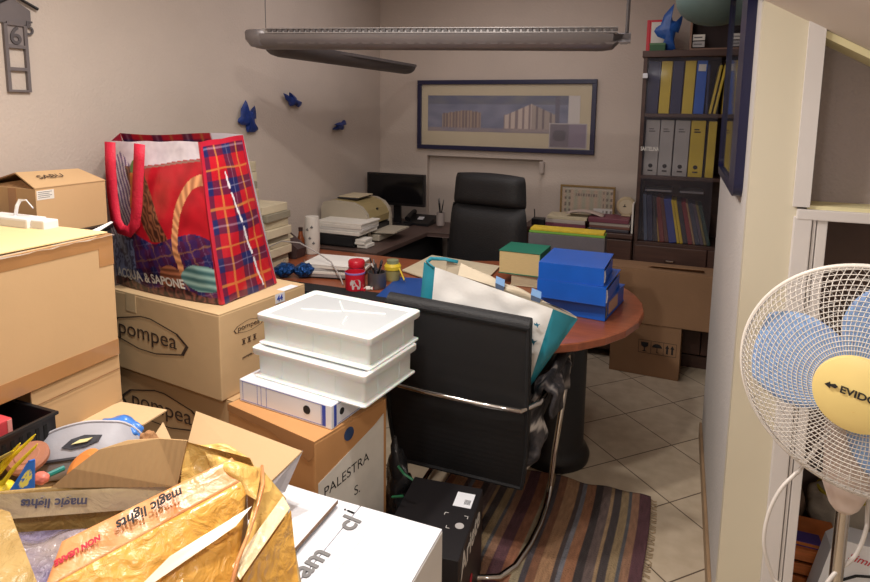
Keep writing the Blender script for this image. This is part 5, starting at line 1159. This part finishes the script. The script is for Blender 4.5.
# upside-down print on the rim tapes (it reads from right to left)
A = at(98, 489, z=.872)+V((.006, -.026, 0)); B = at(12, 491, z=.872)+V((.006, -.026, 0))
tape_text('magic lights', A, B, at(50, 502, z=.845)-at(50, 489, z=.872), .026, mat('tape_ink', (96, 96, 116), .5), t)
A = at(185, 489, z=.872)+V((.006, -.026, 0)); B = at(130, 491, z=.872)+V((.006, -.026, 0))
tape_text('lights', A, B, at(150, 502, z=.845)-at(150, 489, z=.872), .026, mat('tape_ink_pale', (150, 160, 190), .5), t)
bn = (b3-b0).cross(b1-b0).normalized(); bn = bn if bn.z > 0 else -bn
A = at(181, 489, z=.922)+bn*.004; B = at(122, 520, z=.908)+bn*.004
tape_text('magic lights', A, B, at(153, 513, z=.905)-at(150, 503, z=.915), .0235, BLACKINK, t)
A = at(100, 536, z=.9)+bn*.004; B = at(66, 556, z=.89)+bn*.004
tape_text('NON USARE', A, B, at(84, 556, z=.89)-at(80, 545, z=.9), .012, REDINK, t)
# big flap toward the archive carton
fl = [at(188, 432, z=.74), at(196, 411, z=.76), at(302, 451, z=.76), at(285, 486, z=.70), at(262, 500, z=.70), at(235, 470, z=.72)]
obj('side_flap', MB().slab([at(186, 450, z=.70), at(196, 411, z=.76), at(302, 451, z=.76), at(266, 486, z=.70)], .005), CARD_L, t, world=True)
obj('side_flap_underside', MB().slab([at(303, 451, z=.758), at(285, 492, z=.68), at(262, 500, z=.68), at(267, 486, z=.698)], .004), mat('grey_card', (146, 140, 142), .8), t, world=True)
obj('small_flap', MB().slab([at(150, 442, z=.74), at(163, 422, z=.77), at(174, 445, z=.74)], .004), CARD_L, t, world=True)

# ============================================================ clutter on a hidden carton at the left
t = carton('clutter_carton', 'brown carton holding the grey pouch and toys in the left foreground', -1.425, -1.06, .76, 1.02, 0, .735, CARD, 0, tape=None)
t = thing('grey_pouch', 'grey zipped pouch with a dark badge among the toys', 'pouch', (-1.26, .92, .737), 0)
GP = mat('pouch_grey', (160, 158, 164), .55, var=.06, bump=.2, bscale=30)
pq = [at(14, 462, z=.80), at(145, 446, z=.80)]
xa_, ya_ = pq[0].x, pq[0].y; xb_, yb_ = pq[1].x, pq[1].y
pc = V(((xa_+xb_)/2, (ya_+yb_)/2, 0)); ax = (V((xb_, yb_, 0))-V((xa_, ya_, 0))); Lp = ax.length/2; ax.normalize(); nx = V((-ax.y, ax.x, 0))
def pouch(s):
    def f(u, v):
        a = 2*u-1; h = .098*(1-abs(a)**2.8)**.6+.004
        th = .045*(1-abs(a)**3)*math.sin(PI*min(1, v*1.0+.0))**.7*1.0
        p = pc+ax*(a*Lp)+nx*(.06*v+s*th)+V((0, 0, .742+h*v)); return p+wrinkle(p, .004, 18)
    return f
obj('front_cloth', MB().grid(pouch(-1), 30, 16), GP, t, world=True, smooth='all')
obj('back_cloth', MB().grid(pouch(1), 30, 16), GP, t, world=True, smooth='all')
zp = [V(pouch(-1)(i/20, .60))+V((.006, -.010, -.004)) for i in range(1, 20)]
obj('zip', MB().tube(zp, .0045, 6), mat('zip_dark', (52, 50, 56), .5), t, world=True)
zp = [V(pouch(0)(i/20, 1.0))+V((0, 0, .002)) for i in range(0, 21)]
obj('seam', MB().tube(zp, .003, 6), mat('seam_pale', (188, 186, 192), .5), t, world=True)
bd = [V(pouch(-1)(u, v))+V((.0, -.005, .002)) for u, v in [(.36, .74), (.42, .84), (.52, .87), (.66, .85), (.64, .76), (.54, .70), (.44, .69)]]
bdg = obj('badge', MB().slab(bd, .003), mat('badge_dark', (46, 46, 54), .5), t, world=True)
bd = [V(pouch(-1)(u, v))+V((.0, -.008, .006)) for u, v in [(.44, .75), (.50, .80), (.60, .81), (.56, .76)]]
obj('badge_print', MB().slab(bd, .002), mat('badge_yellow', (214, 206, 150), .5), bdg, world=True)
# blue bag behind pouch
def lump(name, label, cat, c_, r, m_, seed=1, n=.25, s=9):
    bm = bmesh.new(); bmesh.ops.create_icosphere(bm, subdivisions=4, radius=1); mb = MB()
    for v in bm.verts: k_ = 1+fnoise(v.co, 2.2, n, seed); v.co = V((v.co.x*r[0]*k_, v.co.y*r[1]*k_, v.co.z*r[2]*k_))
    mb.add([v.co.copy() for v in bm.verts], [[v.index for v in f.verts] for f in bm.faces]); bm.free()
    t = thing(name, label, cat, tuple(c_)); obj('body', mb, m_, t, smooth='all'); return t
c = at(122, 430, z=.80); tb_ = lump('blue_pouch', 'bright blue plastic pouch tucked behind the grey pouch', 'pouch', c, (.060, .03, .034), mat('blue_film', (64, 128, 214), .3, var=.1, bump=.5, bscale=25, coat=.4), 4)
c = at(149, 442, z=.79); lump('paper_ball', 'crumpled tan paper ball beside the blue pouch', 'paper', c, (.022, .022, .028), mat('tan_felt', (170, 124, 84), .9, bump=.4), 6, .3)
# tray with red box
t = thing('black_tray', 'black plastic tray at the left edge under the large carton', 'tray', (-1.45, .88, .80))
q0, q1, q2 = V((-1.56, .77)), V((-1.345, .93)), .875
tx0, tx1, ty0, ty1 = -1.60, -1.36, .775, .945
zt2 = .875
b_ = MB().box((-1.60, .60, .80), (-1.345, .935, .806)).box((-1.60, .60, .806), (-1.349, .604, .875)).box((-1.349, .60, .806), (-1.345, .935, .870)).box((-1.60, .931, .806), (-1.349, .935, .870)).box((-1.60, .604, .806), (-1.596, .931, .870))
obj('body', b_, BLACK_PL, t, world=True)
obj('rim', MB().box((-1.606, .594, .868), (-1.339, .604, .876), .002).box((-1.349, .604, .868), (-1.339, .941, .876), .002).box((-1.606, .931, .868), (-1.349, .941, .876), .002), BLACK_PL, t, world=True)
gr = MB()
for i in range(16): gr.box((-1.3446, .62+i*.019, .82), (-1.3436, .628+i*.019, .855))
obj('side_slots', gr, mat('slot_dark', (8, 8, 8), .8), t, world=True)
t = thing('red_box', 'small red and white box standing in the black tray', 'box', (-1.42, .86, .807))
c = at(12, 438, z=.85); rb0 = at(12, 440, y=.80)
obj('body', MB().box((-1.52, .765, .807), (-1.385, .862, .888), .003), mat('soft_red', (206, 70, 76), .5, var=.05), t, world=True)
obj('end_panel', MB().box((-1.385, .850, .809), (-1.3835, .860, .886)), mat('soft_pink', (224, 150, 140), .5), t, world=True)
# straws / yellow toy rake
for i, (a, b_) in enumerate([((-8, 482), (32, 438)), ((-6, 478), (18, 446)), ((-4, 492), (34, 448)), ((-10, 470), (12, 452))]):
    p, q = at(*a, z=.80), at(*b_, z=.90)
    t = thing('yellow_straw', ['yellow stick pointing up highest at the left edge', 'short yellow stick left of the highest one', 'yellow stick nearest the wooden disc', 'pale yellow stick lowest at the left edge'][i], 'stick', tuple(p), 0, 'yellow sticks')
    obj('shaft', MB().tube([p, p.lerp(q, .5)+V((0, 0, .006)), q], [.005, .0045, .003], 8), [mat('stick_yellow', (236, 212, 40), .4), mat('stick_pale', (222, 200, 110), .4)][0 if i != 3 else 1], t, world=True, smooth=True)
    obj('tip', MB().tube([q, q+(q-p).normalized()*.012], [.003, .001], 8), mat('stick_yellow', (236, 212, 40)), t, world=True, smooth=True)
def disc(name, label, cat, c_, r, h, m_, tilt=(0, 0), m2=None):
    t = thing(name, label, cat, tuple(c_)); M = Matrix.Rotation(math.radians(tilt[0]), 4, 'X')@Matrix.Rotation(math.radians(tilt[1]), 4, 'Y')
    obj('body', MB().lathe([(.001, -h/2), (r*.86, -h/2), (r, -h*.2), (r, h*.2), (r*.86, h/2), (.001, h/2)], 32, M=M), m_, t, smooth=True)
    obj('inlay', MB().lathe([(.001, h/2), (r*.6, h/2), (r*.55, h/2+.002), (.001, h/2+.002)], 32, M=M), m2 or m_, t, smooth=True); return t
disc('wooden_disc', 'round brown wooden disc beside the yellow sticks', 'disc', at(28, 458, z=.825), .042, .02, mat('disc_wood', (166, 110, 84), .5), (20, 10))
disc('orange_disc', 'round orange disc leaning before the grey pouch', 'disc', at(84, 466, z=.80), .040, .015, mat('disc_orange', (226, 140, 70), .5), (35, -8))
c = at(41, 478, z=.81); lump('salmon_ball', 'small salmon pink knob beside the blue and yellow packet', 'ball', c, (.018, .014, .013), mat('salmon', (214, 120, 104), .4), 3, .1)
c = at(54, 473, z=.80); tag(obj('teal_rod', MB().tube([at(46, 476, z=.80), at(64, 468, z=.80)], .006, 8), mat('teal_plastic', (24, 120, 112), .4), smooth=True), 'short teal rod beside the salmon knob', 'rod')
t = thing('snack_packet', 'blue and yellow packet standing by the yellow sticks', 'packet', tuple(at(22, 485, z=.82)))
pk = [at(6, 496, z=.81), at(35, 488, z=.81), at(35, 460, z=.87), at(28, 462, z=.87)]
def pkc(u, v): return (236, 226, 110) if inn(u, v, .55, .45, .3, .28, .6) and fnoise((u*4, v*4, 2), 2, 1) > -.3 else (40, 112, 206)
obj('wrapper', MB().grid(patch(pk[0], pk[1], pk[2], pk[3], wr=.003), 24, 24, pkc), vcmat('packet_film', .3, coat=.4), t, world=True, smooth='all', solid=.004)
obj('seal_edge', MB().tube([pk[3], pk[2]], .003, 6), mat('packet_blue', (30, 96, 190), .4), t, world=True)
c = at(4, 490, z=.80); lump('yellow_ball', 'bright yellow ball at the left edge below the sticks', 'ball', c, (.022, .022, .02), mat('ball_yellow', (240, 212, 50), .4), 2, .06)

# ============================================================ FAN
d0 = 1.10
C = at(866, 382, d=d0); ray = (C-V((0, 0, 1.6))).normalized()
ang = math.radians(21)
AX = (-ray*math.cos(ang)+(-RX*.60-UX*.80)*math.sin(ang)).normalized()      # faces the camera, slightly left and down
t = thing('pedestal_fan', 'white pedestal fan with light blue blades and a yellow hub', 'fan', (C.x, C.y+.05, 0))
q = AX.to_track_quat('Z', 'X'); 
xz = (RX-AX*RX.dot(AX)).normalized(); yz = AX.cross(xz)
M = Matrix(((xz.x, yz.x, AX.x, C.x), (xz.y, yz.y, AX.y, C.y), (xz.z, yz.z, AX.z, C.z), (0, 0, 0, 1)))
FW = mat('fan_white', (226, 218, 208), .4, var=.02); RF = .210
wire = MB(); NW = 108
def gp(r, side, tw=0):
    h = (.062 if side > 0 else -.07)*math.sqrt(max(0, 1-(r/RF)**2.4)); return h
for side in (1, -1):
    for i in range(NW if side > 0 else 72):
        n_ = NW if side > 0 else 72; a = 2*PI*i/n_; pts_ = []
        for j in range(9):
            r = .055+(RF-.055)*j/8; aa = a+(.35*(1-j/8) if side > 0 else -.2*(1-j/8)); pts_.append((r*math.cos(aa), r*math.sin(aa), gp(r, side)))
        wire.tube(pts_, .0009, 4)
g_ = obj('front_and_rear_wires', MB(), FW, t) if False else None
for v in range(len(wire.v)): wire.v[v] = M@wire.v[v]
gw = obj('grille', wire, FW, t, world=True, smooth='all')
rg = MB()
for side in (1, -1):
    for r in ([.062+.0085*i for i in range(18)] if side > 0 else [.08+.02*i for i in range(7)]):
        rg.tube([M@V((r*math.cos(a), r*math.sin(a), gp(r, side)+(.0016 if side > 0 else 0))) for a in [2*PI*k/72 for k in range(72)]], .0008, 4, closed=True)
obj('grille_rings', rg, FW, gw, world=True, smooth='all')
obj('rim', MB().tube([M@V((RF*math.cos(a), RF*math.sin(a), 0)) for a in [2*PI*k/96 for k in range(96)]], .0045, 10, closed=True), FW, gw, world=True, smooth='all')
cap = [(.001, .060), (.040, .062), (.060, .070), (.067, .077), (.065, .086), (.048, .093), (.001, .096)]
hb = obj('hub_badge', MB().lathe([(r*1.0, z) for r, z in cap], 36, M=M@Matrix.Rotation(.5, 4, 'Z')), mat('hub_yellow', (232, 206, 132), .45, var=.03), t, world=True, smooth=True)
def on_axis(x, y, z): return M@V((x, y, z))
text('lettering', 'EVIDO', .017, on_axis(-.022, .004, .0965), M.to_3x3()@V((1, -.16, 0)), M.to_3x3()@V((.16, 1, 0)), BLACKINK, hb, sx=1.1, bold=.0004)
obj('logo_mark', MB().slab([on_axis(a-.034, b+.012, .0968) for a, b in [(-.010, 0), (-.002, .006), (-.001, .002), (.006, .004), (.010, 0), (.006, -.004), (-.001, -.002), (-.002, -.006)]], .0006), BLACKINK, hb, world=True)
for k in range(3):
    wv_ = [on_axis(x, -.026-.005*k+.004*math.sin(x*70), .094-.0025*k-abs(x)*.10) for x in [-.036+.006*i for i in range(13)]]
    obj('hub_groove', MB().tube(wv_, .0008, 5), mat('hub_groove', (206, 170, 90), .5), hb, world=True)
BL = mat('blade_blue', (146, 178, 224), .3, var=.02, sss=.1)
for k in range(3):
    a0 = math.radians([178, 68, -56][k])
    def bf(u, v):
        r = .035+.155*v; wdt = .175*math.sin(PI*(.16+.72*v))**.6*(.55+.55*v); s_ = (u-.5)*2; a = a0+(s_*wdt/r)*.62-.12*v
        return M@V((r*math.cos(a), r*math.sin(a), -.004+.018*s_*(1-.3*v)))
    mb = MB().grid(bf, 14, 18); obj('blade', mb, BL, t, world=True, smooth='all', solid=.002)
obj('spindle', MB().lathe([(.001, -.06), (.034, -.06), (.036, .0), (.03, .03), (.001, .034)], 24, M=M), BL, t, world=True, smooth=True)
obj('motor_housing', MB().lathe([(.001, -.19), (.03, -.188), (.058, -.17), (.066, -.12), (.066, -.075), (.05, -.066), (.001, -.066)], 28, M=M), FW, t, world=True, smooth=True)
pb = at(838, 545, d=1.22); bx_, by_ = at(843, 512, d=1.22).x, at(843, 512, d=1.22).y
P1 = M@V((0, 0, -.13))
nk = at(843, 505, d=1.20); nk.x, nk.y = bx_, by_
obj('neck', MB().tube([P1, V((bx_, by_, P1.z-.04)), V((bx_, by_, P1.z-.12)), V((bx_, by_, nk.z+.03)), V((bx_, by_, nk.z-.01)), V((bx_, by_, nk.z-.022))], [.03, .045, .046, .040, .026, .016], 18), mat('fan_pinkish', (222, 204, 196), .4), t, world=True, smooth='all')
obj('pole', MB().tube([(bx_, by_, .04), (bx_, by_, nk.z-.01)], .0125, 16), CHROME, t, world=True, smooth=True)
obj('pole_sleeve', MB().tube([(bx_, by_, .03), (bx_, by_, .42)], .017, 16), FW, t, world=True, smooth=True)
obj('base', MB().lathe([(.001, 0), (.19, 0), (.195, .01), (.18, .025), (.05, .045), (.03, .07), (.001, .07)], 40, c=(bx_, by_, .001)), FW, t, world=True, smooth=True)
cb = [at(806, 462, d=1.2), at(795, 474, d=1.2), at(780, 490, d=1.2), at(768, 515, d=1.2), at(764, 545, d=1.2), at(772, 575, d=1.2), at(790, 620, d=1.2), at(820, 700, d=1.2)]
cb[-1] = V((bx_-.02, by_, .10)); cb = [P1]+cb
def smoothpts(p, n=8):
    out = []
    for i in range(len(p)-1):
        a, b_, c_, d_ = p[max(0, i-1)], p[i], p[i+1], p[min(len(p)-1, i+2)]
        for k in range(n):
            s_ = k/n; out.append(.5*((2*b_)+(c_-a)*s_+(2*a-5*b_+4*c_-d_)*s_*s_+(3*b_-a-3*c_+d_)*s_**3))
    return out+[p[-1]]
obj('cable', MB().tube(smoothpts(cb), .0036, 8), mat('cable_white', (206, 198, 190), .4), t, world=True, smooth='all')
cb = [P1, at(868, 505, d=1.24), at(866, 530, d=1.24), at(855, 556, d=1.24), at(836, 572, d=1.23), at(822, 590, d=1.23)]
obj('cable', MB().tube(smoothpts(cb), .004, 8), mat('cable_white', (206, 198, 190)), t, world=True, smooth='all')

# ============================================================ behind the lower opening
t = thing('storage_shelf', 'dark shelf board behind the lower opening at the right', 'shelf', (.7, 2.3, 0))
szs = .06
obj('board', MB().box((.32, 2.05, szs-.02), (1.28, 2.60, szs), .002), WOOD_D, t, world=True)
for x in (.34, 1.24): obj('leg', MB().box((x, 2.07, 0), (x+.03, 2.58, szs-.02)), WOOD_D, t, world=True)
OW = mat('orange_wood', (206, 120, 64), .5, var=.2, vscale=12, stretch=(1, 1, 10))
t = thing('wooden_crate', 'small orange brown wooden crate behind the fan pole', 'crate', (.47, 2.3, szs))
xw0, xw1 = .375, .56
for k in range(3): obj('slat', MB().box((xw0, 2.12, .065+k*.048), (xw1, 2.13, .103+k*.048), .002), OW, t, world=True)
obj('lid_board', MB().box((xw0, 2.12, .1985), (xw1, 2.31, .2015), .001), OW, t, world=True)
obj('end_board', MB().box((xw0, 2.13, .061), (xw0+.01, 2.30, .198)).box((xw1-.01, 2.13, .061), (xw1, 2.30, .198)).box((xw0, 2.30, .061), (xw1, 2.31, .198)).box((xw0, 2.12, .061), (xw1, 2.31, .066)), OW, t, world=True)
t = thing('violet_book', 'thin violet and orange book lying on the wooden crate', 'book', (.46, 2.2, .201))
obj('cover', MB().box((.40, 2.135, .202), (.50, 2.19, .205), .001).box((.40, 2.135, .217), (.50, 2.19, .220), .001), mat('violet_cover', (88, 70, 150), .5), t, world=True)
obj('pages', MB().box((.402, 2.137, .205), (.498, 2.188, .217)), mat('orange_pages', (210, 130, 64), .6), t, world=True)
t = lump('cloth_bundle', 'pale rolled cloth bundle behind the wooden crate and fan pole', 'cloth', (at(842, 528, y=2.42).x, 2.46, .175), (.11, .09, .105), mat('dull_cloth', (196, 186, 170), .85, bump=.4, bscale=40), 5, .15)
obj('yellow_stripe', MB().lathe([(.075, .075), (.082, .070), (.080, .062)], 24, caps=False), mat('yellow_cloth', (206, 190, 60), .8), t)
t = lump('grey_cushion', 'brownish folded cushion left of the pale cloth bundle', 'cushion', (.42, 2.46, .16), (.085, .09, .10), mat('brown_cloth', (120, 96, 80), .9, bump=.4), 8, .15)
t = thing('white_appliance_box', 'white box with red script lettering at the lower right edge', 'box', (.66, 2.03, szs), 0)
bl = at(821, 582, y=2.02).x-.01; tl_ = at(846, 541, y=2.02); ml = at(831, 548, y=2.02); tr_ = at(869, 547, y=2.02)
prf = [(bl-.02, .062), (ml.x, ml.z), (tl_.x, tl_.z), (tl_.x+.30, tl_.z-.01), (tl_.x+.30, .062)]
obj('body', py_poly(prf, 2.02, 2.10), WHITE, t, world=True)
text('lettering', 'Simmer', .034, at(847, 559, y=2.019), (1, 0, -.12), (.12, 0, 1), REDINK, t, shear=.35)
obj('dark_print', MB().tube([at(832, 590, y=2.018), at(842, 580, y=2.018), at(856, 576, y=2.018), at(872, 577, y=2.018)], .004, 6), BLACKINK, t, world=True)

# ============================================================ LIGHT AND CAMERA
def area(name, loc, size, power, col, look=(0, 0, -1), shape='DISK'):
    l = bpy.data.lights.new(name, 'AREA'); l.shape = shape; l.size = size; l.energy = power; l.color = col
    o = bpy.data.objects.new(name, l); COL.objects.link(o); o.location = loc; o.rotation_euler = V(look).to_track_quat('-Z', 'Y').to_euler(); return o
WARM = (1, .94, .88)
area('ceiling_lamp', (-1.10, 1.30, 2.45), .10, 20, WARM)
area('ceiling_lamp', (-.68, 1.12, 2.28), .10, 17, WARM)
area('ceiling_lamp', (-.30, .2, 2.05), .20, 10, WARM)
area('ceiling_lamp', (.75, .5, 1.50), .15, 2.2, WARM, look=(-.1, .5, -.6))
area('soft_fill', (-1.0, 3.0, 2.62), 1.6, 14, (1, .93, .93))  # added fill that lifts the dark back wall, not a real source
area('soft_fill', (-.9, -.6, 2.3), 1.4, 7, (1, .95, .92), look=(0, .8, -.5))  # added flat fill from the front, no such source in the room
w = bpy.data.worlds.new('World'); SC.world = w; w.use_nodes = True; w.node_tree.nodes['Background'].inputs[0].default_value = (.9, .85, .85, 1); w.node_tree.nodes['Background'].inputs[1].default_value = .3
cam = bpy.data.cameras.new('camera'); co = bpy.data.objects.new('camera', cam); COL.objects.link(co); SC.camera = co
cam.sensor_width = 36; cam.lens = CAMP['f']/870*36; cam.shift_y = -(291-CAMP['cy'])/870; cam.clip_start = .02
co.matrix_world = Matrix(((RX.x, UX.x, -FX.x, 0), (RX.y, UX.y, -FX.y, 0), (RX.z, UX.z, -FX.z, CAMP['H']), (0, 0, 0, 1)))
SC.view_settings.view_transform = 'Standard'
try: SC.view_settings.look = 'None'
except Exception: pass
